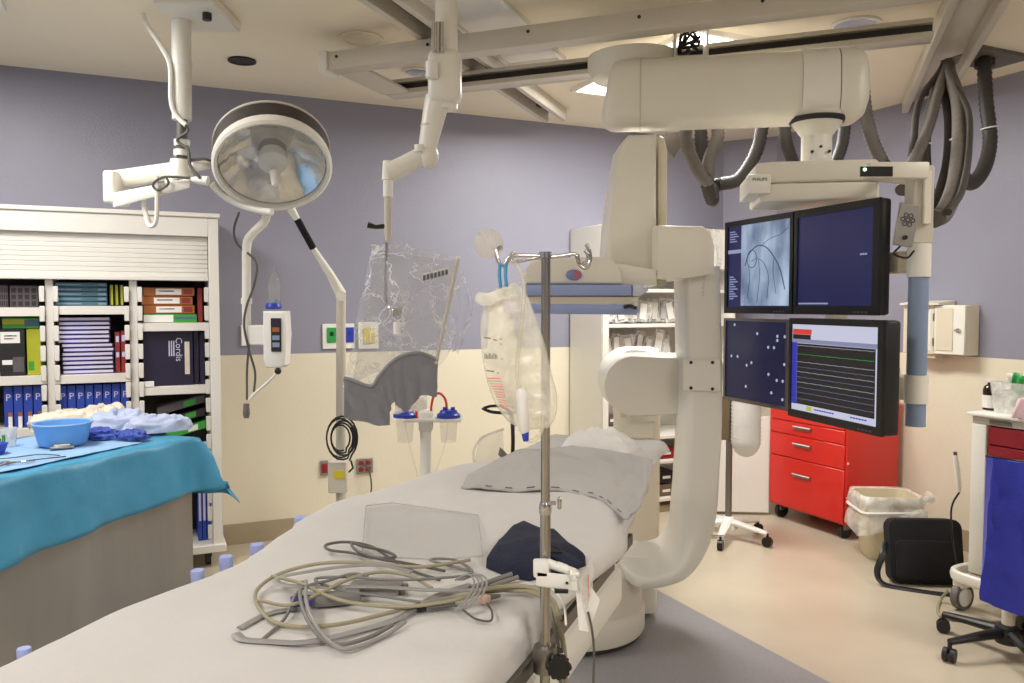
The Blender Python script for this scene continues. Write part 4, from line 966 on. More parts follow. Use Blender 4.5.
bundle('gauze_pile', 104, 425, .13, .08, .085, IZ+1.3, 'gauze', 'crumpled cream gauze behind the folded gowns', 'gauze', 14, 0, .16)
bundle('folded_gown', 118, 431, .15, .085, .085, IZ+1.1, 'gown', 'pale folded gown nearer the basin', 'gown', 8, 0, .12)
bundle('folded_gown', 158, 432, .15, .085, .068, IZ+1.0, 'gown', 'pale folded gown at the right end of the instrument table', 'gown', 21, 0, .12)
bundle('blue_wrap', 100, 439, .09, .06, .04, IZ, 'bluecloth', 'dark blue wrap between basin and gowns', 'cloth', 5)
bundle('blue_wrap', 132, 440, .075, .05, .035, IZ, 'bluecloth', 'dark blue wrap tucked under the front of the gowns', 'cloth', 11)
c = IT(9, 447); t = thing('specimen_cup', 'clear cup with a green mark at the left frame edge', 'cup', (c.x, c.y, ZI))
part('cup', MB().lathe([(.026, 0), (.034, .075), (.032, .075), (.025, .004)], seg=20, capb=False), 'pouch', t)
part('green_mark', MB().bx((-.006, -.037, .01), (.004, -.03, .05)), 'greenp', t)
c = IT(-4, 455); single('blue_bowl', MB().lathe([(.03, ZI), (.045, ZI+.04), (.042, ZI+.04), (.02, ZI+.005)], (c.x, c.y, 0), seg=20, capb=False), 'bluecarton', 'small blue bowl cut by the left frame edge', 'bowl')
c = IT(62, 450); t = thing('clamp_tray', 'small metal tray with cream lid in front of the basin', 'tray', (c.x, c.y, ZI), IZ+.9)
part('tray', MB().bx((-.045, -.015, 0), (.045, .015, .01), .002, 1), 'panelsteel', t); part('lid', MB().bx((-.03, -.012, .0105), (.03, .012, .016), .002, 1), 'gauze', t)
for i, pl in enumerate(([(-6, 462), (15, 460), (40, 457), (60, 458)], [(-4, 470), (10, 466), (30, 463), (66, 459)])):
    single('guide_wire', MB().tube(smooth([IT(x, y)+V((0, 0, .0105)) for x, y in pl], 8), .0025, 6), 'dkcable', ['thin dark guide wire lying behind on the pale blue sheet', 'thin dark guide wire lying nearer the table edge'][i], 'wire')
c = IT(14, 465); t = thing('hemostat', 'steel clamp lying on the pale blue sheet', 'clamp', (c.x, c.y, ZI), .4)
part('jaw', MB().bx((0, -.004, 0), (.07, .004, .006), .001, 1), 'chrome', t)
for s_ in (-1, 1): part('ring', MB().tube([(-.03+.013*math.cos(a*pi/8), s_*.014+.011*math.sin(a*pi/8), .004) for a in range(16)], .003, 6, closed=True).tube([(0, 0, .004), (-.02, s_*.008, .004)], .003, 6), 'chrome', t)

# ------------------------------------------------------------------ patient table
PT_Z = 1.03
rp = PZ(580, 604, PT_Z-.048)-TX*.017                                         # a point on the right edge
def TL(s, t_, z=0): return V((rp.x, rp.y, 0))+TX*s+TY*t_+V((0, 0, z))   # s: right, t: away; right edge is s=0
def ts(p): q = V(p)-V((rp.x, rp.y, 0)); return q.dot(TX), q.dot(TY)
PW = -ts(PZ(0, 673, PT_Z))[0]
pt = thing('patient_table', 'long catheterisation table with white top, steel side rails and column', 'patient table', (rp.x, rp.y, 0), TZ)
T_NEAR, T_NARROW, T_END = -1.3, .46, 1.45
def outline(m=0):
    o = [(m*-1, T_NEAR), (m*-1, T_NARROW), (-.06-m, T_NARROW+.25), (-.13-m, T_END-.1), (-.2, T_END-m), (-PW+.2, T_END-m), (-PW+.13+m, T_END-.1), (-PW+.06+m, T_NARROW+.25), (-PW+m, T_NARROW), (-PW+m, T_NEAR)]
    return o
part('tabletop', MB().extrude([(x, y, PT_Z-.11) for x, y in outline(.01)], (0, 0, .05), .01, 2), 'white', pt)
part('mattress', MB().extrude([(x, y, PT_Z-.058) for x, y in outline(.015)], (0, 0, .05), .015, 2), 'pillow', pt)
part('table_body', MB().bx((-PW+.05, -.95, PT_Z-.2), (-.004, .43, PT_Z-.112), .015, 2), 'white', pt)
part('under_carriage', MB().bx((-PW+.1, -.75, PT_Z-.3), (-.09, .45, PT_Z-.202), .02, 2), 'cream', pt)
part('column', MB().bx((-PW+.14, -.85, .12), (-.06, .02, PT_Z-.302), .03, 3), 'cream', pt)
part('foot', MB().bx((-PW+.06, -1.0, 0.003), (-.01, .1, .118), .03, 3), 'cream', pt)
rl = part('side_rail', MB().bx((.012, -1.0, PT_Z-.06), (.022, .24, PT_Z-.035), .001, 1), 'ironrail', pt)
for y in (-.8, -.35, .1): part('rail_spacer', MB().cyl((-.012, y, PT_Z-.05), (.012, y, PT_Z-.05), .008, seg=10), 'steel', rl)
rl = part('side_rail', MB().bx((.008, .28, PT_Z-.06), (.018, .43, PT_Z-.035), .001, 1), 'ironrail', pt)
rl = part('side_rail', MB().bx((-PW-.022, -1.0, PT_Z-.06), (-PW-.012, .55, PT_Z-.035), .001, 1), 'ironrail', pt)
for y in (-.8, -.35, .1): part('rail_spacer', MB().cyl((-PW-.012, y, PT_Z-.05), (-PW+.012, y, PT_Z-.05), .008, seg=10), 'steel', rl)
# fitted sheet
LEFT = sorted([(lambda q: (q[1], q[0]))(ts(PZ(x, y, PT_Z))) for x, y in ((0, 673), (129, 614), (200, 583), (256, 557), (290, 530), (318, 511), (345, 500), (372, 498), (400, 492), (435, 484), (470, 476))])
RIGHT = sorted([(T_NEAR, 0), (.0, .0), (.35, -.0)]+[(lambda q: (q[1], q[0]))(ts(PZ(x, y, PT_Z))) for x, y in ((609, 556), (622, 535), (629, 518), (628, 497), (625, 480))])
def lerp_tab(T, x):
    if x <= T[0][0]:
        return T[0][1]
    for (a, c), (b, d) in zip(T, T[1:]):
        if x <= b: f = (x-a)/(b-a); return c+(d-c)*f
    return T[-1][1]
def smooth_tab(T, x): return sum(lerp_tab(T, x+d) for d in (-.06, -.03, 0, .03, .06))/5
def bed(a, b):
    t_ = T_NEAR+b*(T_END-.01-T_NEAR)
    L, Rr = smooth_tab(LEFT, t_), smooth_tab(RIGHT, t_)
    hl = .10+.02*math.sin(t_*5); hr = .022+.05*min(1, max(0, (-.12-t_)/.2))
    tot = hl+(Rr-L)+hr; d = a*tot
    if d < hl: x = L-.006-.012*(hl-d)/hl+.006*math.sin(t_*28)*(hl-d)/hl; z = PT_Z-(hl-d)
    elif d > tot-hr: e_ = d-(tot-hr); x = Rr+.004+.008*e_/hr+.005*math.sin(t_*21+2)*e_/hr; z = PT_Z-e_
    else:
        x = L+(d-hl); ed = min(d-hl, tot-hr-d); rr = .03
        z = PT_Z+.008-(rr-math.sqrt(max(0, rr*rr-max(0, rr-ed)**2)))*.4
        wr = abs(mnoise.noise(V((x*3.0+t_*1.5, t_*1.2, 4))))**1.2*.016+.005*fbm((x, t_*.6, 2), 7)+.03*math.exp(-((x-L)/.09)**2-((t_-.62)/.2)**2)
        z += wr
    return WM[pt.name] @ V((x, t_, z))
def mk_sheet():
    mb = MB().grid(bed, 90, 150).solid(-.002)
    return single('bed_sheet', mb, 'sheet', 'white sheet covering the patient table with soft wrinkles', 'sheet', ang=180)
mk_sheet()
def pillow(name, s, t_, z, sx, sy, h, rz, mat, label, seed, corner=.9):
    m = Matrix.Translation(TL(s, t_, z)) @ Matrix.Rotation(TZ+rz, 4, 'Z')
    mb = MB()
    for sg in (1, -1):
        def fn(a, b, sg=sg):
            x, y = a*2-1, b*2-1
            pr = (max(0, 1-abs(x)**2.6)*max(0, 1-abs(y)**2.6))**.55
            pin = 1-.06*(1-abs(x))*(y*y)-.06*(1-abs(y))*(x*x)
            n = fbm((x*1.5+seed, y*1.5, sg), 1.6, 4)*.02*pr
            droop = -.03*(abs(x)**4)
            return m @ V((x*sx/2*(1-.05*(1-abs(y)**2)*abs(x)), y*sy/2*(1-.05*(1-abs(x)**2)*abs(y)), h*.42+(h*.58*pr if sg > 0 else -h*.42*pr)+n+droop*(.5)))
        mb.grid(fn, 40, 30)
    bmesh.ops.remove_doubles(mb.bm, verts=mb.bm.verts, dist=.0008)
    return single(name, mb, mat, label, 'pillow', ang=180)
pc2 = ts(PY(599, 458, 2.48))
pillow('pillow', pc2[0], pc2[1], PT_Z+.014, .235, .17, .085, R(0), 'pillowhite', 'white pillow peeking out behind the grey draw sheet', 9)
# draw sheet laid over the head end and its cushion
rows = [[(461, 487), (490, 488), (525, 490), (565, 491), (592, 496), (606, 502), (622, 517), (631, 513)],
        [(468, 474), (497, 471), (530, 470), (570, 472), (600, 478), (622, 490), (636, 500), (640, 505)],
        [(480, 467), (505, 458), (535, 456), (575, 457), (605, 462), (630, 472), (643, 482), (647, 492)],
        [(494, 461), (515, 451), (540, 448), (573, 446), (600, 448), (620, 452), (640, 456), (652, 459)],
        [(505, 462), (520, 453), (545, 450), (575, 448), (600, 450), (620, 455), (638, 462), (648, 470)]]
ry = [0, .08, .2, .38, .52]
def dsheet(a, b):
    i = min(int(b*4), 3); r_ = b*4-i; r_ = r_*r_*(3-2*r_) if i > 0 else r_
    def col(R_):
        k = a*7; j = min(int(k), 6); q = k-j
        p0, p1, p2, p3 = R_[max(0, j-1)], R_[j], R_[j+1], R_[min(7, j+2)]
        return [.5*(2*p1[m]+(p2[m]-p0[m])*q+(2*p0[m]-5*p1[m]+4*p2[m]-p3[m])*q*q+(3*p1[m]-p0[m]-3*p2[m]+p3[m])*q**3) for m in (0, 1)]
    A, B_ = col(rows[i]), col(rows[i+1]); x, y = A[0]*(1-r_)+B_[0]*r_, A[1]*(1-r_)+B_[1]*r_
    hemY = PZ(*col(rows[0]), PT_Z+.02).y
    Y = hemY+ry[i]*(1-r_)+ry[i+1]*r_
    if a > .86: Y = Y*(1-(a-.86)*.35)
    p = PY(x, y, Y); p.z += .006*fbm((a*6, b*3, 1), 1.7)-.0015
    return p
dsm = MB().grid(dsheet, 60, 32).solid(.003)
ds = single('draw_sheet', dsm, 'pillow', 'pale grey draw sheet laid over the head end of the table', 'sheet', ang=180)
for k in range(9):
    a = .12+.085*k; p = dsheet(a, .02); q = dsheet(a+.03, .02)
    part('hem_stitch', MB().tube([p+V((0, -.002, .004)), q+V((0, -.002, .004))], .0013, 5), 'dkcable', ds, world=True)
# lavender capped posts along the far rail
# they stand on a low grey trolley rail behind the table
tr = [PZ(20, 668, .86), PZ(300, 530, .86)]
SZ = .80
trd = (tr[1]-tr[0]).normalized()
trb = MB(); n_ = V((-trd.y, trd.x, 0))
q0, q1 = tr[0]-trd*.4-n_*.035, tr[1]+trd*.1-n_*.035
trb = thing('accessory_rail', 'beige accessory shelf along the far side of the patient table', 'shelf', (q0.x, q0.y, 0), math.atan2(trd.y, trd.x))
LL = (q1-q0).length
part('shelf', MB().bx((0, .015, SZ-.02), (LL, .075, SZ), .004, 1), 'rail', trb)
for x in (.3, LL-.1): part('leg', MB().cyl((x, .045, 0), (x, .045, SZ-.02), .014), 'steel', trb)
for k, (px, py) in enumerate(((24, 648), (197.5, 570), (226, 556), (257, 544), (301, 517))):
    # stand on the shelf: solve depth so that the foot is on its centre line
    c0 = PZ(px, py, .915); b0 = q0+n_*.045
    d0 = ray(px, py); 
    den = d0.x*trd.y-d0.y*trd.x; lam = (b0.x*trd.y-b0.y*trd.x)/den if abs(den) > 1e-6 else 1
    top = _o+d0*lam
    t = thing('capped_bottle', f'lavender capped white bottle behind the patient table, {ORD[k]} from the viewer', 'bottle', (top.x, top.y, SZ+.001), 0, 'lavender capped bottles')
    ht = max(.04, top.z-SZ-.001); r = .5*13.5*top.y/FPX
    part('bottle', MB().lathe([(r*.8, 0), (r*.8, ht-.055), (r*.7, ht-.04)], seg=18), 'plastic', t)
    part('cap', MB().lathe([(r*.84, ht-.05), (r*.86, ht-.036), (r*.97, ht-.032), (r*1.0, ht-.002), (r*.92, ht)], seg=20), 'lavender', t)

# ------------------------------------------------------------------ IV pole clamped to the side rail
IVY = 1.1
while ts(V(((545-512)/FPX*IVY, IVY, 0)))[0] > .042: IVY += .002
def ivpole():
    P = lambda x, y, dy=0: PY(x, y, IVY+dy)
    x0 = P(545, 655).x; z0 = P(545, 683).z-.25
    t = thing('iv_pole', 'steel IV pole with hooks clamped to the near side of the patient table', 'IV pole', (x0, IVY, z0))
    part('lower_pole', MB().cyl((x0, IVY, z0), (x0, IVY, P(545, 505).z), .0078, seg=20), 'poleste', t, world=True)
    part('upper_pole', MB().cyl((x0, IVY, P(545, 520).z), (x0, IVY, P(545, 254).z), .0068, seg=20), 'poleste', t, world=True)
    part('collar', MB().lathe([(.0082, 0), (.0092, .002), (.0092, .014), (.0075, .018)], (x0, IVY, P(545, 506).z-.012), seg=20, capa=False), 'chrome', t, world=True)
    sc = part('set_screw', MB().cyl(P(548, 503, -.008), P(556, 503, -.008), .003, seg=10), 'chrome', t, world=True)
    part('screw_head', MB().box(P(559.5, 503, -.008), (.006, .008, .018), None, .002, 1), 'chrome', sc, world=True)
    cl = part('rail_clamp', MB().lathe([(.0172, 0), (.0178, .003), (.0178, .034), (.0165, .038), (.012, .039)], (x0, IVY, P(545, 671).z), seg=24), 'steel', t, world=True)
    part('clamp_jaw', MB().bx((x0-.012, IVY+.0, P(545, 668).z), (x0+.03, IVY+.025, P(545, 654).z), .003, 1), 'steel', cl, world=True)
    kb = MB(); c = P(559, 669, -.03); n = 48; top = []
    rad = lambda k: .0165+.0025*math.cos(6*2*pi*k/n)
    ring = [c+V((rad(k)*math.cos(2*pi*k/n), 0, rad(k)*math.sin(2*pi*k/n))) for k in range(n)]
    kb.extrude(ring, (0, .014, 0), .003, 2); kb.cyl(c+V((0, .014, 0)), c+V((-.01, .035, .003)), .006)
    part('star_knob', kb, 'black', cl, world=True)
    # hooks
    hub = part('hook_hub', MB().cyl(P(545, 258), P(545, 252), .0095, seg=20), 'chrome', t, world=True)
    L = [P(545, 256.5), P(530, 255.5, -.005), P(512, 256, -.01), P(508, 260, -.01), P(505, 266, -.01), P(500, 264, -.01), P(497, 257, -.008), P(497, 250, -.006), P(502, 246.5, -.005)]
    part('hook', MB().tube(smooth(L, 6), .0028, 10), 'chrome', t, world=True)
    Rr = [P(545, 257.5), P(560, 256, .005), P(573, 254, .01), P(577, 257, .01), P(580, 265, .01), P(586, 268, .01), P(590, 260, .012), P(589, 250, .012), P(586, 244, .012)]
    part('hook', MB().tube(smooth(Rr, 6), .003, 10), 'chrome', t, world=True)
    part('hook', MB().tube(smooth([P(578, 255, .012), P(578, 262, 0), P(585, 263, -.01), P(588, 256, -.012), P(585, 250, -.012)], 6), .0026, 10), 'chrome', t, world=True)
    part('hook', MB().tube(smooth([P(545, 257.5), P(530, 259, .01), P(517, 262, .02), P(513, 262, .025), P(511, 256, .028), P(514, 252, .03)], 6), .0026, 10), 'chrome', t, world=True)
ivpole()
def pressure_bag():
    Y = IVY-.027; P = lambda x, y, dy=0: PY(x, y, Y+dy)
    c = P(520, 440)
    t = thing('pressure_infusion_bag', 'translucent cream pressure bag hanging from the left hook of the IV pole', 'infusion bag', (c.x, Y, c.z))
    Lp = [(497, 287), (487, 300), (481, 318), (480.5, 340), (483, 362), (488, 385), (496, 405), (510, 423), (528, 430)]
    Rp = [(515, 281), (526, 293), (534, 312), (541, 332), (547, 352), (552, 374), (557, 395), (556, 415), (549, 428)]
    Ls = smooth([(x, y, 0) for x, y in Lp], 6); Rs = smooth([(x, y, 0) for x, y in Rp], 6); n = len(Ls)-1
    mb = MB()
    for sg in (-1, 1):
        def fn(a, b, sg=sg):
            k = b*n; i = min(int(k), n-1); r_ = k-i
            l = Ls[i].lerp(Ls[i+1], r_); q = Rs[i].lerp(Rs[i+1], r_); m = l.lerp(q, a)
            bul = math.sin(pi*a)**.6*math.sin(pi*min(1, max(0, b)))**.5*.020
            bul += .0022*math.sin(b*60)*math.sin(pi*a)*(1 if a > .5 else .3) + .003*fbm((a*2, b*4, sg), 2)*math.sin(pi*a)
            return P(m.x, m.y, sg*bul)
        mb.grid(fn, 24, 60)
    bmesh.ops.remove_doubles(mb.bm, verts=mb.bm.verts, dist=.0003)
    bg = part('bag', mb, 'saline', t, world=True, ang=180)
    part('fluid_pouch', MB().extrude([P(x, y, -.004) for x, y in ((489, 305), (500, 300), (512, 320), (519, 350), (524, 400), (515, 415), (500, 395), (487, 350))], (0, .008, 0), .002, 1), mk('pouch_fluid', '#f6f3e8', .5, var=.03), t, world=True)
    part('top_flap', MB().grid(lambda a, b: P(479+a*34-4*math.sin(b*pi)*(1-a), 292+b*13-a*4+2*math.sin(a*6), -.012-.006*math.sin(a*3)), 10, 6).solid(.001), 'saline', t, world=True, ang=180)
    # white hose on the bag front and the bulb
    part('inflation_hose', MB().tube(smooth([P(513, 262, -.0), P(519, 268, -.01), P(524, 285, -.02), P(523, 310, -.028), P(519, 345, -.03), P(517, 372, -.03), P(520, 395, -.03)], 8), .0032, 10), 'frost', t, world=True)
    part('drip_chamber', MB().tube([P(521, 388, -.03), P(522, 392, -.03), P(524, 430, -.03), P(525, 434, -.03)], [.005, .0085, .008, .004], 14), 'plastic', t, world=True)
    part('spike_tip', MB().tube([P(525, 432, -.03), P(526, 441, -.03)], [.0055, .004], 10), 'cobalt', t, world=True)
    part('drip_line', MB().tube(smooth([P(526, 440, -.03), P(534, 440, -.028), P(542, 430, -.025), P(543, 415, -.02)], 6), .003, 8), 'frost', t, world=True)
    for x in (500, 506): part('hanging_tie', MB().tube(smooth([P(x, 264, -.0), P(x-.5, 276, -.008), P(x+1, 290, -.012)], 4), .0024, 6), 'bluetie', t, world=True)
    part('grommet', MB().tube([P(502+3*math.cos(a), 292+3*math.sin(a), -.016) for a in [k*pi/8 for k in range(16)]], .001, 5, closed=True), 'ink', t, world=True)
    pr = MB()
    for k, (x, y, w_) in enumerate(((484, 337, 7), (493, 339, 4), (500, 343, 2), (486, 370, 8), (497, 372, 2), (500, 338, 2), (501, 358, 2))):
        pr.extrude([P(x, y, -.0215), P(x+w_, y+1, -.0225), P(x+w_, y+2, -.0225), P(x, y+1, -.0215)], (0, .0004, 0))
    for k in range(9): pr.extrude([P(484.5+1.5*k, 353+(k*7 % 3), -.0222-.00012*k), P(485.3+1.5*k, 353+(k*7 % 3), -.0222-.00012*k), P(485.3+1.5*k, 359, -.0222-.00012*k), P(484.5+1.5*k, 359, -.0222-.00012*k)], (0, .0004, 0))
    part('print', pr, 'ink', bg, world=True, stuff=True)
    pr = MB()
    for k in range(12):
        pr.extrude([P(487+k*1.3, 378+k*2.6, -.022), P(501+k*.7, 378+k*2.8, -.0235), P(501+k*.7, 379+k*2.8, -.0235), P(487+k*1.3, 379+k*2.6, -.022)], (0, .0004, 0))
    part('scale_print', pr, 'redink', bg, world=True, stuff=True)
M['bluetie'] = mk('blue_tie', '#2f8fc0', .5, var=.05)
pressure_bag()
c = PY(488.5, 244, IVY+.04); 
single('frosted_disc', MB().lathe([(.001, -.006), (.014, -.005), (.021, -.001), (.0225, .0), (.021, .001), (.014, .005), (.001, .006)], c, (.2, -1, .1), 32), 'frost', 'frosted translucent disc behind the left hook of the IV pole', 'disc')
def transducer():
    Y = IVY-.037; P = lambda x, y, dy=0: PY(x, y, Y+dy)
    c = P(560, 600)
    t = thing('transducer_holder', 'white pressure transducer bracket clamped on the IV pole', 'transducer holder', (c.x, Y, c.z))
    b = part('bracket', MB().hexa([P(536, 586, -.0), P(578, 592, -.0), P(578, 592, .026), P(536, 586, .026), P(536, 571, 0), P(578, 576, 0), P(578, 576, .026), P(536, 571, .026)], .002, 2), 'plastic', t, world=True)
    part('clip_block', MB().box(P(541, 568, .012), (.022, .024, .022), None, .003, 2), 'plastic', t, world=True)
    part('screw', MB().cyl(P(567, 583, -.004), P(567, 583, .002), .0022, seg=8), 'dark', b, world=True)
    for k, (x, y) in enumerate(((552, 563), (562, 566), (571, 570))):
        part('transducer', MB().tube([P(x-5, y, .015), P(x+4, y+3, .015), P(x+8, y+5, .01)], [.007, .0065, .004], 10), 'plastic', t, world=True)
    part('stopcock', MB().tube([P(570, 574, -.004), P(579, 574, -.004)], .004, 8).tube([P(574, 569, -.004), P(574, 579, -.004)], .0035, 8), 'paper', t, world=True)
    part('tag', MB().extrude([P(579, 582, -.004), P(592, 556, -.004), P(594, 566, .01), P(592, 602, .01), P(586, 612, 0)], (0, .0012, 0)), 'pouch', t, world=True)
    part('tag', MB().extrude([P(576, 592, .004), P(587, 580, .004), P(600, 600, .008), P(589, 632, .004), P(579, 630, .004)], (0, .0012, 0)), 'paper', t, world=True)
    part('tag_print', MB().extrude([P(588, 575, -.006), P(589, 575, -.006), P(589, 600, .004), P(588, 600, .004)], (0, .0006, 0)), 'redink', t, world=True)
    part('underclip', MB().bx((P(556, 0).x, Y-.004, P(0, 592.5).z), (P(570, 0).x, Y+.02, P(0, 589).z)), 'black', t, world=True)
    part('signal_cable', MB().tube(smooth([P(588, 612, 0), P(592, 630, .0), P(594, 655, .01), P(593, 700, .01), P(594, 760, .01)], 6), .0018, 6), 'dkcable', t, world=True)
transducer()

# ------------------------------------------------------------------ things lying on the bed
ZS = PT_Z+.013
def B(px, py, dz=0): p = PZ(px, py, ZS+dz); return p
def cable(pl, r, mat, label, flat=None, up=None, n=8, dz=.004, name='cable'):
    pts = [B(x, y, dz+(q[0] if q else 0)) for x, y, *q in pl]
    sp = smooth(pts, n)
    for i, p in enumerate(sp): p.z = max(p.z, ZS+r*.6)
    return single(name, MB().tube(sp, r, 8, flat=flat, up=(0, 0, 1) if flat else None), mat, label, 'cable')
FL = (.3, 1)
cable([(236, 634), (244, 640), (270, 642), (300, 643), (330, 638), (362, 630), (395, 620), (425, 602), (447, 592), (470, 585)], .0075, 'ribbon', 'wide grey ribbon cable sweeping along the front of the cable heap', FL, name='ribbon_cable')
cable([(560, 586), (520, 587, .004), (480, 590, .006), (430, 590, .01), (380, 587, .012), (330, 587, .012), (292, 586, .01), (277, 582, .01), (281, 577, .014), (300, 573, .018), (340, 567, .022), (380, 565, .022), (412, 572, .018)], .0065, 'ribbon', 'wide grey ribbon cable folded back along the middle of the heap', FL, dz=.008, name='ribbon_cable')
cable([(240, 628), (262, 616), (285, 610), (297, 609)], .0068, 'ribbon', 'short grey ribbon cable entering the blue plug', FL, name='ribbon_cable')
cable([(470, 560, .004), (420, 567, .012), (370, 563, .02), (325, 563, .02), (290, 570, .016), (268, 580, .01), (256, 592, .006), (258, 606, .004), (272, 621, .004), (300, 627, .004), (340, 624, .006), (380, 615, .006), (410, 607, .006), (440, 600, .006), (475, 594, .006), (520, 588, .006)], .0032, 'beigecable', 'long beige cable looping round the left of the heap')
cable([(272, 576, .016), (300, 583, .02), (330, 597, .018), (360, 604, .016), (400, 607, .012), (440, 603, .01), (470, 597, .01)], .003, 'beigecable', 'beige cable crossing diagonally through the heap')
cable([(258, 600, .01), (290, 605, .012), (322, 592, .02), (350, 579, .024), (380, 572, .024), (410, 576, .02), (432, 588, .014)], .003, 'beigecable', 'beige cable arching over the middle ribbon')
cable([(440, 580), (410, 570, .008), (390, 558, .01), (370, 546, .01), (345, 542, .006), (326, 545, .004), (330, 550, .004), (352, 553, .006), (375, 558, .01), (395, 557, .014), (385, 551, .014), (362, 546, .014), (352, 543, .012), (356, 550, .012), (376, 558, .014), (410, 564, .01), (445, 571, .004)], .0028, 'dkcable', 'dark grey cable with two loops at the rear of the heap')
cable([(302, 582, .016), (300, 595, .02), (304, 612, .02), (314, 630, .012), (328, 642, .004), (345, 644, .002), (372, 636, .002), (392, 625, .004)], .0032, 'greycable', 'grey cable hanging forward in a narrow loop')
cable([(306, 581, .018), (306, 600, .024), (312, 618, .02), (322, 634, .01), (340, 648, .002), (360, 646, .0), (388, 634, .0), (405, 622, .002)], .003, 'ribbon', 'pale grey cable beside the grey narrow loop')
for k in range(4):
    o = 4.2*k
    cable([(455+o*.6, 610, .004), (466+o, 600, .016), (474+o, 585, .03), (472+o, 577, .034), (466+o*.8, 575, .03), (455+o*.6, 580, .02)], .0016, 'ribbon', f'thin pale lead in the bundle near the dark cloth, {ORD[k]} from the left')
cable([(420, 602, .012), (380, 596, .014), (340, 590, .018), (315, 579, .02), (350, 577, .024), (390, 580, .024), (440, 578, .018), (472, 573, .01), (455, 560, .006), (430, 560, .004), (470, 571, .002)], .0024, 'greycable', 'thin grey lead weaving behind the ribbon')
cable([(432, 608, .006), (456, 606, .006), (474, 618, .002), (490, 621, .0), (492, 612, .004), (487, 604, .006)], .0018, 'dkcable', 'thin dark lead ending in the pink connector')
cable([(262, 640), (285, 618, .004), (300, 590, .02), (330, 580, .026), (352, 574, .026), (368, 576, .024)], .0026, 'greycable', 'thin grey lead at the left of the heap')
cable([(480, 590, .008), (515, 586, .01), (535, 589, .01), (552, 600, .008), (560, 618, .0)], .004, 'beigecable', 'beige cable leaving the heap towards the table edge', dz=.01)
# two cables that fall over the table edge beside the pole
for k, (r, mt, off, lb_) in enumerate(((.0042, 'beigecable', 0, 'beige cable falling over the table edge beside the IV pole'), (.003, 'greycable', -5, 'grey cable falling over the table edge inside the beige one'))):
    pts = [B(505, 590+off*.3, .01), B(530, 592+off*.3, .014), PY(549+off*.4, 602, IVY+.06), PY(558+off, 622, IVY+.03), PY(564+off, 650, IVY+.03), PY(566+off, 690, IVY+.03), PY(567+off, 760, IVY+.03)]
    single('cable', MB().tube(smooth(pts, 8), r, 8), mt, lb_, 'cable')
cable([(545, 584, .02), (556, 592, .02), (564, 606, .016), (566, 625, .002)], .0018, 'plastic', 'thin white lead curling under the transducer bracket', dz=.012)
c = B(296, 609); t = thing('cable_plug', 'grey and violet cable plug lying in the left of the heap', 'plug', (c.x, c.y, ZS+.001), math.atan2((B(340, 605)-c).y, (B(340, 605)-c).x))
part('collar', MB().cyl((-.008, 0, .011), (.026, 0, .011), .0085), mk('violet_plastic', '#4a3f9c', .4), t)
part('plug_body', MB().bx((.027, -.013, .001), (.1, .013, .02), .005, 2), 'greycable', t)
c = B(425, 612); t = thing('cable_plug', 'grey plug with dark tip near the ribbon fold', 'plug', (c.x, c.y, ZS+.001), .5)
part('plug_body', MB().bx((0, -.007, .001), (.05, .007, .014), .003, 2), 'greycable', t); part('tip', MB().bx((-.012, -.005, .002), (-.0005, .005, .012), .002, 1), 'black', t)
c = B(484, 604); t = thing('lead_connector', 'small pinkish lead connector on the sheet near the pole', 'connector', (c.x, c.y, ZS+.001), .8)
part('plug_body', MB().bx((-.01, -.007, .001), (.01, .007, .013), .003, 2), mk('pinkish_plastic', '#cfae9f', .5), t); part('strain_relief', MB().tube([(.0105, 0, .007), (.03, -.006, .006)], [.005, .003], 8), 'hose', t)
c = B(375, 592); t = thing('lead_block', 'grey flat lead block half hidden under the ribbon', 'lead block', (c.x, c.y, ZS+.001), -.1)
part('block', MB().bx((-.045, -.025, 0), (.045, .025, .012), .005, 2), 'ribbon', t)
part('lead_socket', MB().bx((.0455, -.018, .002), (.053, .018, .01), .002, 1), 'greycable', t)
# navy cuff
def cuff():
    A = [(486, 569), (497, 551), (512, 536), (522, 533), (545, 541), (557, 543), (572, 556), (586, 567), (576, 571), (556, 575), (530, 582), (508, 578)]
    top = [B(x, y) for x, y in A]; ctr = sum(top, V())/len(top)
    def fn(a, b):
        k = a*len(top); i = int(k) % len(top); r_ = k-int(k)
        e_ = top[i].lerp(top[(i+1) % len(top)], r_); p = ctr.lerp(e_, math.sin(b*pi/2))
        h = .034*math.cos(b*pi/2)**.7+.010*fbm((p.x*10, p.y*10, 3), 1.2)*math.cos(b*pi/2)
        p.z = ZS+.002+max(0, h)+(.008 if b < .99 else 0); return p
    mb = MB().grid(fn, 48, 10); bmesh.ops.remove_doubles(mb.bm, verts=mb.bm.verts, dist=.0004)
    t = single('pressure_cuff', mb, 'navy', 'folded navy blood pressure cuff on the sheet behind the pole', 'cuff', ang=60)
    fl = [B(546, 542, .03), B(558, 545, .034), B(586, 567, .012), B(572, 570, .01), B(549, 556, .036)]
    part('folded_flap', MB().extrude(fl, (0, 0, .006), .002, 1), 'navy', t, world=True)
    part('velcro_patch', MB().extrude([B(547, 546, .041), B(556, 547, .041), B(562, 553, .036), B(550, 553, .041)], (0, 0, .002)), 'blackcloth', t, world=True)
    part('air_hose', MB().tube(smooth([B(512, 574, .012), B(500, 578, .008), B(486, 583, .004), B(470, 588, .006)], 6), .0045, 8), 'greycable', t, world=True)
    part('air_hose', MB().tube(smooth([B(518, 577, .01), B(504, 582, .006), B(490, 587, .004)], 6), .004, 8), 'greycable', t, world=True)
cuff()
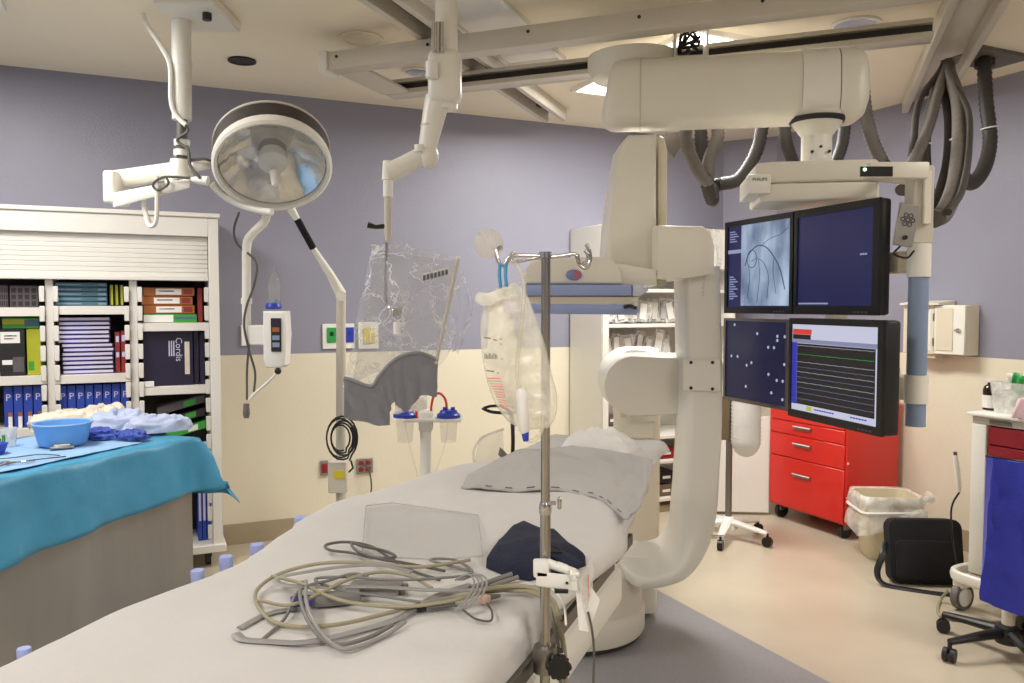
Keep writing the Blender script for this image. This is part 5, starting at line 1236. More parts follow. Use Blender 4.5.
# clear tray
cs = [(362, 556), (366, 506), (392, 503), (478, 515), (483, 556), (440, 560)]
t = single('clear_arm_board', MB().extrude([B(x, y, .003) for x, y in cs], (0, 0, .003), 0, 1), 'bedfilm', 'clear plastic sheet lying across the middle of the bed', 'plastic sheet')
part('raised_edge', MB().tube([B(x, y, .007) for x, y in cs], .0016, 6, closed=True), 'tray', t, world=True)
# clear mask behind the pillow, and the black strap
P = lambda x, y, Y=2.45: PY(x, y, Y)
mpl = [(474, 462), (475, 448), (482, 438), (494, 432), (504, 429), (502, 442), (506, 452), (496, 466)]
c = P(490, 468)
t = thing('oxygen_mask', 'clear plastic mask standing behind the pillow', 'mask', (c.x, c.y, c.z))
part('shell', MB().grid(lambda a, b: P(474+a*30*(1-.25*b)+b*6, 467-b*(30+8*a), 2.6-.09*math.sin(pi*a)*math.sin(pi*(.15+.8*b))), 16, 14).solid(.002), 'acrylic', t, world=True, ang=180)
part('rim', MB().tube(smooth([P(474, 466, 2.6), P(474, 450, 2.6), P(482, 438, 2.6), P(495, 432, 2.6), P(504, 429, 2.6)], 6), .004, 6), 'tray', t, world=True)
part('strap_tab', MB().extrude([P(500, 447, 2.58), P(508, 455, 2.58), P(505, 460, 2.58), P(498, 455, 2.58)], (0, .004, 0)), 'hose', t, world=True)

# ------------------------------------------------------------------ suction canister stand
def suction():
    Y = 3.5; P = lambda x, y, dy=0: PY(x, y, Y+dy)
    g = P(425.5, 450)
    t = thing('suction_stand', 'white suction canister stand with blue lids and a red tube', 'suction stand', (g.x, Y, 0))
    part('column', MB().cyl((g.x, Y, .03), P(425.5, 415), .024, seg=20), 'plastic', t, world=True)
    part('foot', MB().lathe([(.2, 0), (.2, .02), (.05, .045), (.03, .05)], (g.x, Y, 0), seg=24), 'plastic', t, world=True)
    part('head_block', MB().box(P(426, 421), (.06, .06, .09), None, .01, 2), 'plastic', t, world=True)
    part('head_clip', MB().box(P(425, 412), (.05, .04, .02), None, .004, 1), 'paper', t, world=True)
    part('ring_plate', MB().bx((P(402, 0).x, Y-.06, P(0, 420.5).z), (P(461, 0).x, Y+.06, P(0, 417.5).z), .003, 1), 'plastic', t, world=True)
    for x, nm in ((405, 0), (448.5, 1)):
        c = P(x, 417)
        part('canister', MB().lathe([(.034, -.11), (.042, -.003), (.04, -.003), (.032, -.108)], c, seg=24, capb=False), 'bedfilm', t, world=True)
        ld = part('lid', MB().lathe([(.052, .0), (.052, .012), (.04, .02), (.036, .03), (.02, .032)], c, seg=24), 'cobalt', t, world=True)
        part('port', MB().cyl(c+V((.02, -.01, .03)), c+V((.02, -.01, .045)), .009, seg=10), 'cobalt', ld, world=True)
        if nm: part('port', MB().cyl(c+V((-.015, -.01, .03)), c+V((-.015, -.01, .045)), .009, seg=10), 'cobalt', ld, world=True)
    part('red_tube', MB().tube(smooth([P(447, 412), P(445.5, 400), P(440, 393.5), P(434, 396), P(431.5, 405), P(431, 414)], 8), .0055, 8), 'redtube', t, world=True)
    part('red_tube', MB().tube([P(416.5, 420, -.02), P(416.5, 411, -.02)], .006, 8), 'redtube', t, world=True)
    part('clear_tube', MB().tube(smooth([P(448, 418), P(446, 440), P(439, 462), P(432, 485)], 8), .003, 6), 'bedfilm', t, world=True)
    part('clear_tube', MB().tube(smooth([P(404, 418), P(410, 448), P(416, 470), P(420, 490)], 8), .003, 6), 'bedfilm', t, world=True)
suction()
bagc = PY(408, 404, 3.46)
single('plastic_pouch', MB().grid(lambda a, b: PY(395+a*32, 414-b*(20+6*math.sin(a*3))+a*-4+2*fbm((a*3, b*3, 0), 1.5), 3.42+.03*fbm((a*2, b*2, 7), 1.5)), 12, 10).solid(.001), 'pouch', 'crumpled clear pouch on the left lid of the suction stand', 'pouch', ang=180)
# strap loop on the wall side
single('black_strap', MB().tube(smooth([PY(484, 408, 2.3), PY(492, 406, 2.3), PY(502, 407, 2.3), PY(512, 413, 2.3), PY(505, 413, 2.31), PY(492, 412, 2.31), PY(484, 409, 2.31), PY(484, 408, 2.3)], 6), .006, 6, flat=(.4, 1)).tube(smooth([PY(512, 413, 2.3), PY(513, 440, 2.4), PY(512, 468, 2.45)], 6), .006, 8), 'black', 'black strap loop on a thin black upright beside the IV bag', 'strap')

# ------------------------------------------------------------------ outlets on the back wall
def wallplate(name, px0, py0, px1, py1, mat, label, cat, v=.003, d=.012, items=()):
    a = PV(px0, py1, v); b = PV(px1, py0, v); c = (a+b)/2; W_ = (V((b.x, b.y, 0))-V((a.x, a.y, 0))).length; H_ = b.z-a.z
    q = room(uv_of(c)[0], v)
    t = thing(name, label, cat, (q.x, q.y, c.z-H_/2), ROOMZ)
    part('plate', MB().bx((-W_/2, -d, 0), (W_/2, 0, H_), .003, 1), mat, t)
    for nm, x0, y0, x1, y1, mt in items:
        part(nm, MB().bx((-W_/2+W_*x0, -d-.008, H_*(1-y1)), (-W_/2+W_*x1, -d-.0005, H_*(1-y0)), .002, 1), mt, t)
    return t
wallplate('gas_outlet_panel', 322.5, 323.5, 354, 349, 'plastic', 'wall gas outlet panel with green and blue ports behind the slim pole', 'outlet panel', items=[('green_port', .13, .15, .42, .75, 'greenp'), ('blue_port', .72, .15, .98, .75, 'cobalt'), ('port_socket', .2, .3, .34, .5, 'dark'), ('port_socket', .78, .3, .9, .5, 'dark')])
wallplate('gas_outlet_panel', 358, 322, 378, 349, 'plastic', 'wall gas outlet panel with a yellow port behind the radiation shield', 'outlet panel', items=[('yellow_port', .25, .2, .8, .8, 'yellow')])
wallplate('wall_outlet', 320, 460, 328, 476, 'panelsteel', 'narrow red outlet left of the junction box', 'outlet', items=[('red_socket', .15, .2, .85, .8, 'dkred')])
wallplate('wall_outlet', 356, 457.5, 372.5, 474, 'panelsteel', 'square red quad outlet right of the slim pole', 'outlet', items=[('red_socket', .14+.42*i, .14+.42*j, .42+.42*i, .42+.42*j, 'dkred') for i in range(2) for j in range(2)])
pv = lambda x, y, v=.03: PV(x, y, v)
single('power_cord', MB().tube(smooth([pv(363, 465, .03), pv(368, 468, .06), pv(371, 480, .06), pv(371, 492, .06), pv(367, 504, .06), pv(362, 515, .06)], 6), .006, 6), 'dkcable', 'thin dark power cord hanging from the quad outlet', 'cord')
wallplate('wall_switch', 241, 325, 250, 346, 'plastic', 'small white wall plate behind the injector tube', 'wall plate')

# ------------------------------------------------------------------ C-arm x-ray machine
CY = 3.62
def carm():
    P = lambda x, y, dy=0: PY(x, y, CY+dy)
    g = P(600, 600)
    fc = PZ(588, 630, 0); fc = V((.29, 3.70, 0))
    t = thing('c_arm_machine', 'large cream C-arm x-ray machine with blue striped detector at the table head', 'x-ray machine', (fc.x, fc.y, 0))
    K = dict(world=True)
    part('floor_base', MB().lathe([(.30, .004), (.315, .012), (.315, .035)], fc, seg=48), 'slot', t, **K)
    part('base_disc', MB().lathe([(.325, .03), (.33, .04), (.33, .13), (.315, .15), (.2, .152)], fc, seg=48), 'cream', t, **K)
    part('base_body', MB().lathe([(.318, .152), (.316, .30), (.30, .33), (.1, .335)], fc+V((0, 0, 0)), seg=48), 'cream', t, **K)
    sx0, sx1 = P(622, 0, .72).x, P(663, 0, .72).x
    part('stand_foot', MB().bx((fc.x-.15, 3.8, .02), (sx1-.1, 4.5, .16), .03, 2), 'cream', t, **K)
    part('stand_column', MB().bx((sx0, 4.3, .1), (sx1, 4.62, P(640, 370, .72).z), .02, 3), 'cream2', t, **K)
    part('stand_panel', MB().bx((sx0+.0, 4.285, P(640, 437, .7).z), (sx1-.04, 4.301, P(640, 417, .7).z), .004, 1), 'cream', t, **K)
    # pivot hub: horizontal drum and arm
    def stad(cx, cy, r, xr, n=20): return [(cx+r*math.cos(a), cy-r*math.sin(a)) for a in [pi/2+pi*k/n for k in range(n+1)]]+[(xr, cy+r), (xr, cy-r)]
    part('pivot_drum', MB().extrude([P(x, y, .36) for x, y in stad(637, 383, 33.5, 660)], (0, .3, 0), .015, 2), 'white', t, **K)
    part('pivot_arm', MB().extrude([P(x, y, .05) for x, y in stad(634, 386, 29.5, 690)], (0, .3, 0), .012, 3), 'cream', t, **K)
    part('pivot_link', MB().bx((sx0+.03, 4.27, P(640, 420, .7).z), (sx1-.03, 4.31, P(640, 360, .7).z)), 'cream', t, **K)
    # C column sweeping into the foot: rounded-rectangle section along a path
    path = smooth([(696, 268, 0), (696.5, 300, 0), (698, 360, 0), (698, 420, 0), (695.5, 470, 0), (692.5, 508, 0), (686, 536, 0), (672, 556, 0), (650, 563, 0), (634, 564, 0)], 6)
    n = len(path); th = []
    sm = lambda a, b, f: (lambda q: q*q*(3-2*q))(min(1, max(0, (f-a)/(b-a))))
    for i in range(n): th.append(18-11*sm(.5, .85, i/(n-1)))
    dp = [.15+.11*sm(.45, .9, i/(n-1)) for i in range(n)]
    sec = []
    for k in range(32):
        a = 2*pi*k/32; c, s_ = math.cos(a), math.sin(a); sec.append((math.copysign(abs(c)**.35, c), math.copysign(abs(s_)**.35, s_)))
    mb = MB(); rings = []
    for i in range(n):
        a = path[max(0, i-1)]; b = path[min(n-1, i+1)]; tg = (b-a).normalized(); nn = V((tg.y, -tg.x, 0))
        rings.append([mb.bm.verts.new(P(path[i].x+nn.x*th[i]*c, path[i].y+nn.y*th[i]*c, 0)+V((0, s_*dp[i], 0))) for c, s_ in sec])
    for A, B_ in zip(rings, rings[1:]):
        for k in range(32): mb.bm.faces.new((A[k], A[(k+1) % 32], B_[(k+1) % 32], B_[k]))
    mb.bm.faces.new(rings[0]); 
    last = rings[-1]
    # rounded nose at the end of the foot
    for j in range(1, 6):
        f = j/5; sc = math.sqrt(max(.02, 1-f*f)); c0 = path[-1]
        ring = [mb.bm.verts.new(P(c0.x-16*f, c0.y+th[-1]*c*(.35+.65*sc)*1.0, 0)+V((0, s_*dp[-1]*sc, 0))) for c, s_ in sec]
        # keep orientation identical to the last path ring
        ring = [mb.bm.verts.new(v.co+V(((P(c0.x-16*f, c0.y).x-P(c0.x, c0.y).x), 0, 0))) for v in last] if False else ring
        prev = last if j == 1 else prev
        for k in range(32):
            try: mb.bm.faces.new((prev[k], prev[(k+1) % 32], ring[(k+1) % 32], ring[k]))
            except ValueError: pass
        prev = ring
    mb.bm.faces.new(prev)
    ca = part('c_arc', mb, 'white', t, ang=50, **K)
    part('arc_seam', MB().tube([P(x, 524.5, 0)+V((0, s_*.172, 0)) for x, s_ in ((676.5, -1), (714, -1))], .0025, 6), 'rail', ca, **K)
    part('tube_housing', MB().sphere(P(641, 556, .1), .13, (1.0, 1.0, .5), 24), 'white', t, **K)
    # cover plate with four screws
    cp = part('cover_plate', MB().extrude([P(x, y, -.164) for x, y in ((683.5, 359.5), (720.5, 359.5), (721, 392), (683.5, 391))], (0, .012, 0), .004, 1), 'white', t, **K)
    for x, y in ((691, 362.5), (712.5, 362.5), (691, 388), (712.5, 389)): part('screw', MB().cyl(P(x, y, -.168), P(x, y, -.162), .0075, seg=10), 'dark', cp, **K)
    # upper box
    part('upper_box', MB().extrude([P(x, y, -.22) for x, y in ((657.5, 225), (703, 226), (711, 232), (715, 246), (714, 274), (686, 279), (657.5, 277))], (0, .4, 0), .012, 2), 'cream', t, **K)
    part('clear_cover', MB().grid(lambda a, b: P(705+a*15+3*math.sin(b*5), 226+b*70+4*a, -.18+.25*a), 8, 16), 'film', t, ang=180, **K)
    # fin-like carriage arm going up to the ceiling
    fz = [(611, 288), (606.5, 262), (610, 222), (617, 170), (622, 142), (629, 134.5), (657, 133.5), (657, 286)]
    part('carriage_arm', MB().extrude([P(x, y, -.08) for x, y in fz], (0, .34, 0), .02, 3), 'cream', t, **K)
    part('carriage_side', MB().extrude([P(x, y, .0) for x, y in ((658, 134), (664, 137), (667.5, 150), (667, 284), (658, 287))], (0, .26, 0), .01, 2), 'cream2', t, **K)
    part('mast_cover', MB().extrude([P(x, y, .2) for x, y in ((664, 133), (690, 131), (674, 158), (668, 152))], (0, .05, 0)), 'hose', t, **K)
    # detector
    hd = smooth([(526, 284, 0), (524.5, 273, 0), (529, 265, 0), (537, 260.5, 0), (570, 258, 0), (600, 257, 0), (612, 261, 0), (619, 270, 0), (622, 284, 0)], 5)
    part('detector_hood', MB().extrude([P(q.x, q.y, -.26) for q in hd], (0, .46, 0), .03, 3), 'cream', t, **K)
    part('carriage_shoulder', MB().extrude([P(x, y, -.21) for x, y in ((612, 262), (657, 270), (657, 285.5), (612, 285))], (0, .4, 0), .01, 2), 'cream', t, **K)
    part('bumper_stripe', MB().extrude([P(x, y, -.29) for x, y in ((525, 284.5), (632, 284.5), (632, 296), (526, 296))], (0, .5, 0), .008, 2), 'cblue', t, label='blue collision bumper stripe, upper', **K)
    part('bumper_end', MB().extrude([P(x, y, -.285) for x, y in ((632.5, 284.5), (641, 284.5), (649.5, 290), (640, 296.5), (632.5, 296))], (0, .48, 0), .006, 2), 'fadeblue', t, **K)
    part('detector_band', MB().extrude([P(x, y, -.27) for x, y in ((528, 296.5), (639, 296.8), (630, 304), (530, 304))], (0, .46, 0)), 'cream2', t, **K)
    part('bumper_stripe', MB().extrude([P(x, y, -.285) for x, y in ((530.5, 304.3), (628, 304.3), (640, 308), (637, 315), (533, 313.5))], (0, .48, 0), .008, 2), 'cblue', t, label='blue collision bumper stripe, lower', **K)
    hb = part('detector_handle', MB().tube(smooth([P(624, 307, -.30), P(630, 306, -.31), P(636, 308, -.30)], 5), .008, 8), 'dark', t, **K)
    lg = part('badge', MB().lathe([(.034, 0), (.034, .006), (.03, .008)], (0, 0, 0), (0, -1, 0), 28), mk('badge_blue', '#7387b8', .3), t)
    lg.data.transform(Matrix.Diagonal((1, 1, .68, 1))); lg.data.transform(WM[t.name].inverted() @ Matrix.Translation(P(574, 275, -.263)))
    bd = part('badge_half', MB().extrude([V((.028*math.cos(a), -.009, .02*math.sin(a))) for a in [-pi/2+pi*k/12 for k in range(13)]], (0, -.002, 0)), mk('badge_red', '#b0666a', .3), lg)
    bd.data.transform(WM[t.name].inverted() @ Matrix.Translation(P(574, 275, -.263)))
carm()

# ------------------------------------------------------------------ supply cabinet behind the C-arm
VS = .5
us = lambda px: uv_of(PV(px, 350, VS))[0]
zs = lambda px, py: PV(px, py, VS).z
a0, a1 = us(603), us(735)
c = room(a0, .02)
sc = thing('supply_cabinet', 'cream supply cabinet with open shelves of clear packs behind the C-arm', 'cabinet', (c.x, c.y, 0), ROOMZ)
SL = lambda u: a0-u
SD = VS-.02; W_ = SL(a1); fpx = .05; zt_ = zs(590, 223)
part('filler_panel', MB().bx((0, -SD, .05), (fpx, -SD+.02, zt_), .004, 1), 'white', sc)
part('side_panel', MB().bx((0, -SD+.021, .05), (.02, 0, zt_), .002, 1), 'white', sc)
part('inner_panel', MB().bx((fpx-.02, -SD+.021, .05), (fpx, 0, zt_), .002, 1), 'white', sc)
part('side_panel', MB().bx((W_-.02, -SD, .05), (W_, 0, zt_), .002, 1), 'white', sc)
part('top_panel', MB().bx((fpx, -SD, zt_-.3), (W_-.021, 0, zt_), .004, 1), 'white', sc)
part('back_panel', MB().bx((fpx, -.02, .05), (W_-.021, 0, zt_-.301)), 'bookcase', sc)
ssh = []
for y in (289, 324, 363, 437, 462, 500):
    z = zs(650, y); ssh.append(z)
    part('shelf', MB().bx((fpx+.001, -SD+.004, z-.025), (W_-.021, -.021, z), .003, 1), 'white', sc)
part('plinth', MB().bx((0, -SD+.03, 0.002), (W_, -.01, .049)), 'taupe', sc)
def sx(px): return SL(us(px))
rs = random.Random(4)
k = 0; tot = {1: 0, 2: 0}
for row, x_list in ((1, (615, 622, 630, 638, 645, 652, 659, 666, 673, 680)), (2, (614, 620, 627, 632, 640, 648, 657, 665, 673, 680))):
    z = ssh[row]
    for i, px in enumerate(x_list):
        h = (.2 if row == 1 else .235)*rs.uniform(.75, 1); wd = rs.uniform(.07, .11); lean = rs.uniform(-.25, .25)
        q = room(us(px), VS-.1-rs.uniform(0, .05))
        o = thing('supply_pack', f'clear supply pack on the {"upper" if row == 1 else "lower"} stocked shelf behind the C-arm, {ORD[i]} from the left', 'pack', (q.x, q.y, z+.012), ROOMZ+rs.uniform(-.4, .4), 'clear supply packs')
        m = Matrix.Rotation(lean, 4, 'Y')
        def fn(a, b, h=h, wd=wd, i=i, m=m, row=row):
            return m @ V(((a-.5)*wd*(1+.3*math.sin(b*4+i)), .03*math.sin(pi*a)*math.sin(pi*b)+.015*fbm((a*3+i, b*3, row), 1.5), b*h))
        part('pouch', MB().grid(fn, 8, 8).solid(.004), 'pouch', o, ang=180)
        part('insert', MB().box(m @ V((0, .0, h*.5)), (wd*.55, .008, h*.75), m, .002, 1), ['paper', 'plastic', 'paper', 'pillow', 'greencarton' if i == 1 and row == 2 else 'paper'][i % 5], o)
for j, (row, px0, px1, mt) in enumerate(((4, 666, 679, 'dkred'), (5, 665, 679, 'darkwood'), (5, 665, 679, 'dark'), (3, 613, 622, 'paper'), (3, 613, 620, 'greycarton'))):
    z = ssh[row]+.001+(.1 if j == 2 else 0)+(.09 if j == 4 else 0)
    q = room((us(px0)+us(px1))/2, VS-.05); hw = abs(us(px0)-us(px1))/2
    o = thing('supply_box', ['dark red box on a lower supply shelf between stand and C-arm', 'brown box on the lowest supply shelf between stand and C-arm', 'black box stacked on the brown supply box', 'white box on the supply shelf left of the stand', 'grey box stacked on the white supply box left of the stand'][j], 'box', (q.x, q.y, z), ROOMZ)
    part('carton', MB().bx((-hw, 0, 0), (hw, .25, .085), .003, 1), mt, o); part('printed_label', MB().bx((-hw*.6, -.002, .03), (hw*.5, .0005, .05)), 'paper', o)

# ------------------------------------------------------------------ red drawer chest
UC = .53
vc0 = uv_of(PU(769, 440, UC))[1]; vc1 = uv_of(PU(846, 440, UC))[1]; uback = .05
q = room(UC, (vc0+vc1)/2); RZ = ROOMZ-pi/2                        # local -y points away from the right wall
ch = thing('tool_chest', 'bright red drawer chest on casters below the monitors', 'drawer chest', (q.x, q.y, 0), RZ)
CW = vc1-vc0; CD = UC-uback
zc = lambda py: PU(846, py, UC).z
zc0 = zc(527); zc1 = .90
part('cabinet_body', MB().bx((-CW/2, .012, zc0), (CW/2, CD, zc1), .006, 2), 'red', ch)
part('top_lid', MB().bx((-CW/2-.006, .0, zc1+.0005), (CW/2+.006, CD+.0, zc1+.02), .004, 1), 'red', ch)
zd = [zc0+.012]+[PU(846, y, UC).z for y in (471, 446, 431.5)]+[zc1-.004]
for k in range(4):
    a, b = zd[k]+.004, zd[k+1]-.002
    d = part('drawer', MB().bx((-CW/2+.012, -.003, a), (CW/2-.012, .0115, b), .003, 1), 'red', ch)
    hz = a+(b-a)*(.62 if k else .68)
    part('handle', MB().bx((-.1, -.016, hz-.008), (.06, -.0035, hz+.014), .005, 2), 'steel', d)
    part('handle_grip', MB().bx((-.1, -.024, hz+.006), (.06, -.0165, hz+.014), .003, 1), 'plastic', d)
for z in (.72, .45, .2): part('rivet', MB().cyl((CW/2+.0, .02, zc0+z*.9), (CW/2+.004, .02, zc0+z*.9), .008, seg=8), 'plastic', ch)
for x in (-CW/2+.06, CW/2-.06):
    for y in (.07, CD-.07):
        cs_ = part('caster', MB().bx((x-.022, y-.03, .055), (x+.022, y+.03, zc0-.0005), .004, 1), 'steel', ch)
        part('wheel', MB().cyl((x-.014, y, .05), (x+.014, y, .05), .05, seg=20), 'dark', cs_)

# ------------------------------------------------------------------ bin and bag beside it
g = PZ(884, 556, 0)
bn = thing('waste_bin', 'beige waste bin with a clear liner beside the red chest', 'bin', (g.x, g.y, 0), ROOMZ-.5)
def rrect(sx_, sy_, z, r=.05, n=6):
    o = []
    for qx, qy, a0_ in ((1, 1, 0), (-1, 1, pi/2), (-1, -1, pi), (1, -1, 1.5*pi)):
        for k in range(n+1):
            a = a0_+pi/2*k/n; o.append(V((qx*(sx_-r)+r*math.cos(a), qy*(sy_-r)+r*math.sin(a), z)))
    return o
def loft(mb, loops, cap0=True, cap1=True):
    rr = [[mb.bm.verts.new(p) for p in l] for l in loops]; n = len(rr[0])
    for A, B_ in zip(rr, rr[1:]):
        for k in range(n): mb.bm.faces.new((A[k], A[(k+1) % n], B_[(k+1) % n], B_[k]))
    if cap0: mb.bm.faces.new(rr[0][::-1])
    if cap1: mb.bm.faces.new(rr[-1])
    return mb
BH = .385
part('tub', loft(MB(), [rrect(.112, .095, .002), rrect(.116, .099, .01), rrect(.16, .134, BH-.03), rrect(.167, .141, BH-.028), rrect(.167, .141, BH), rrect(.156, .13, BH), rrect(.11, .093, .02)], True, True), 'bin', bn)
lp = []
for z, s_ in ((BH-.1, -.001), (BH+.006, .006), (BH+.008, .012), (BH-.05, .022), (BH-.1, .014), (BH-.17, .03), (BH-.23, .034)):
    sx_, sy_ = (.148, .122) if s_ < 0 else (.161+s_, .135+s_)
    L_ = rrect(sx_, sy_, z)
    for i, p in enumerate(L_):
        n_ = mnoise.noise(V((p.x*12, p.y*12, z*9))); k = 1+(.05*n_ if s_ > .01 else .01*n_)
        p.x *= k; p.y *= k
        if z < BH-.12: p.z += .05*mnoise.noise(V((p.x*8, p.y*8, 3)))+(.1 if p.x > .05 else 0)
    lp.append(L_)
part('liner', loft(MB(), lp, False, False), 'liner', bn, ang=180)
part('liner_knot', MB().tube(smooth([(.15, -.1, BH-.06), (.19, -.08, BH-.03), (.22, -.05, BH-.02), (.25, -.03, BH-.01)], 5), [.012+.003*(i % 3) + (.02 if i > 11 else 0) for i in range(16)], 10), 'liner', bn)
part('liner_tie', MB().tube([p+V((0, 0, .02*p.x)) for p in rrect(.183, .157, BH-.085)], .008, 6, closed=True), 'plastic', bn)
g = PY(925, 584, 4.31); gz = 0
bgt = thing('laptop_bag', 'black fabric shoulder bag leaning upright beside the waste bin', 'bag', (g.x, g.y, 0), ROOMZ-.5)
BW, BHt = .385, .345
m = Matrix.Rotation(R(-10), 4, 'X')
part('bag_body', loft(MB(), [[m @ V((p.x*s_, p.z-BHt/2+BHt/2 if False else p.y*0+y_, p.z)) for p in [V((q.x, 0, q.y+BHt/2+.004)) for q in rrect(BW/2*s_, BHt/2*s2, 0, .05)]] for y_, s_, s2 in ((-.05, .95, .95), (-.04, 1, 1), (.04, 1, 1), (.05, .95, .95))]), 'blackcloth', bgt, ang=50)
part('front_pocket', loft(MB(), [[m @ V((p.x, y_, p.z)) for p in [V((q.x, 0, q.y+.13)) for q in rrect(.17*s_, .105*s_, 0, .03)]] for y_, s_ in ((-.052, 1), (-.066, 1), (-.072, .93))]), 'blackcloth', bgt, ang=50)
part('shoulder_strap', MB().tube(smooth([m @ V((-.2, 0, BHt*.62)), V((-.235, -.02, .16)), V((-.27, -.04, .07)), V((-.24, -.07, .014)), V((-.1, -.14, .006)), V((.05, -.19, .006)), V((.15, -.15, .006)), V((.17, -.08, .01))], 8), .017, 8, flat=(.25, 1), up=(0, -.6, 1)), 'black', bgt)

# ------------------------------------------------------------------ wall cabinet on the right wall
UW = .13
w0, w1 = uv_of(PU(905, 330, UW))[1], uv_of(PU(965, 330, UW))[1]; z0_, z1_ = PU(965, 356, UW).z, PU(965, 305, UW).z
q = room(UW, (w0+w1)/2); wc = thing('wall_cabinet', 'small cream lockable cabinet hung on the right wall', 'cabinet', (q.x, q.y, z0_), RZ)
Wd = w1-w0; Hh = z1_-z0_
part('cabinet_body', MB().bx((-Wd/2, .0125, 0), (Wd/2, UW-.003, Hh), .003, 1), 'cream2', wc)
part('front_frame', MB().bx((-Wd/2-.012, .0, -.0), (-.0, .012, .02)).bx((-Wd/2-.012, 0, Hh-.02), (0, .012, Hh)).bx((-Wd/2-.012, 0, .021), (-Wd/2+.012, .012, Hh-.021)).bx((-.024, 0, .021), (0, .012, Hh-.021)), 'cream2', wc)
part('recessed_panel', MB().bx((-Wd/2+.013, .007, .022), (-.025, .0122, Hh-.022)), 'white', wc)
dr = part('door', MB().bx((.003, -.004, .003), (Wd/2, .012, Hh-.003), .003, 1), 'white', wc)
part('door_inset', MB().bx((.02, -.009, .025), (Wd/2-.075, -.0045, Hh-.02), .002, 1), 'cream2', dr)
part('lock', MB().cyl((Wd/2-.035, -.02, Hh*.5), (Wd/2-.035, -.0045, Hh*.5), .012, seg=14).bx((Wd/2-.06, -.018, Hh*.5-.006), (Wd/2-.036, -.008, Hh*.5+.006), .002, 1), 'chrome', dr)
part('hinge', MB().cyl((.001, -.006, .05), (.001, -.006, .1), .005, seg=8).cyl((.001, -.006, Hh-.1), (.001, -.006, Hh-.05), .005, seg=8), 'steel', dr)
part('top_flap', MB().hexa([(-Wd/2-.02, -.03, Hh+.001), (.05, -.03, Hh+.001), (.05, UW-.01, Hh+.001), (-Wd/2-.02, UW-.01, Hh+.001), (-Wd/2-.02, -.03, Hh+.012), (.05, -.03, Hh+.012), (.05, UW-.01, Hh+.03), (-Wd/2-.02, UW-.01, Hh+.03)]), 'cream', wc)
part('red_sticker', MB().bx((-.14, .0045, Hh*.33), (-.1, .0068, Hh*.43)), 'redtube', wc)
part('under_tray', MB().bx((-Wd/2+.1, .02, -.03), (.0, UW-.02, -.001), .003, 1), 'cream2', wc)

# ------------------------------------------------------------------ rolling stand with the pleated hood
g = PZ(728, 524, .02); SYY = 5.15
gx = PY(728.5, 500, SYY).x
rsn = thing('rolling_stand', 'rolling pole stand with white star base behind the C-arm', 'pole stand', (gx, SYY, 0))
part('pole', MB().cyl((gx, SYY, .1), (gx, SYY, 1.15), .021, seg=16), 'steel', rsn, world=True)
part('hub', MB().lathe([(.06, .07), (.05, .13), (.028, .15)], (gx, SYY, 0), seg=20), 'plastic', rsn, world=True)
for k in range(5):
    a = 2*pi*k/5-.75
    e = V((gx+.27*math.cos(a), SYY+.27*math.sin(a), .085)); o = V((gx+.03*math.cos(a), SYY+.03*math.sin(a), .115))
    lg = part('leg', MB().tube([o, o.lerp(e, .6), e], [.03, .024, .018], 10, flat=(.7, 1.1), up=(0, 0, 1)), 'plastic', rsn, world=True)
    pr_ = V((-math.sin(a), math.cos(a), 0))*.016
    part('wheel', MB().cyl(V((e.x, e.y, .033))-pr_, V((e.x, e.y, .033))+pr_, .032, seg=16).cyl((e.x, e.y, .06), (e.x, e.y, .085), .008, seg=8), 'black', lg, world=True)
part('pole_knob', MB().cyl((gx-.035, SYY-.02, PY(728, 420, SYY).z), (gx-.0, SYY-.02, PY(728, 420, SYY).z), .014, seg=10), 'darkwood', rsn, world=True)
part('side_bracket', MB().bx((gx-.1, SYY-.12, PY(715, 437, SYY).z), (gx-.03, SYY-.05, PY(715, 395, SYY).z), .004, 1), 'darkwood', rsn, world=True)
c = PY(746, 428, 5.02); hl = MB()
prof = []
zt_b, zb_b = PY(746, 398, 5.02).z, PY(746, 457, 5.02).z
N_ = 30
for k in range(N_+1):
    f = k/N_; r_ = .094*(1 if f > .3 else math.sqrt(max(0, 1-(1-f/.3)**2))); prof.append((max(.006, r_*(1.0 if k % 2 else .93)), zb_b+(zt_b-zb_b)*f))
hd_ = single('pleated_hood', hl.lathe(prof, (c.x, c.y, 0), seg=28), 'pillowhite', 'white pleated paper hood hanging from the rolling stand', 'hood', ang=70)
part('top_rim', MB().lathe([(.094, zt_b), (.094, zt_b+.02)], (c.x, c.y, 0), seg=28), 'plastic', hd_, world=True)
part('hanger', MB().cyl((gx+.02, SYY-.02, zt_b+.03), (c.x, c.y, zt_b+.021), .01, seg=8), 'steel', hd_, world=True)
# white panel leaning on the corner wall
q = room(.18, .48); single('storage_panel', MB().box((PY(741, 470, 5.75).x, 5.75, .37), (.40, .03, .70), -.1, .006, 1), 'plastic', 'plain pale panel standing behind the rolling stand', 'panel')

# ------------------------------------------------------------------ crash cart at right
UK = .90
vk0 = uv_of(PU(970, 500, UK))[1]; vk1 = vk0+.75
q = room(UK, (vk0+vk1)/2); ct = thing('crash_cart', 'beige medical cart with dark red drawers at the right edge', 'cart', (q.x, q.y, 0), RZ)
KW = vk1-vk0; KD = UK-.28; zk = PU(975, 412, UK).z
part('cart_top', MB().bx((-KW/2-.02, -.02, zk-.018), (KW/2+.02, KD, zk), .008, 2), 'white', ct)
part('top_band', MB().bx((-KW/2, .0, zk-.055), (KW/2, KD-.01, zk-.0185), .004, 1), 'rail', ct)
part('band_pull', MB().bx((-KW/2+.09, -.006, zk-.047), (-KW/2+.2, .001, zk-.028), .003, 1), 'hose', ct)
for x in (-KW/2, KW/2-.075): part('corner_post', MB().bx((x, -.004, .2), (x+.075, .07, zk-.056), .006, 2), 'white', ct)
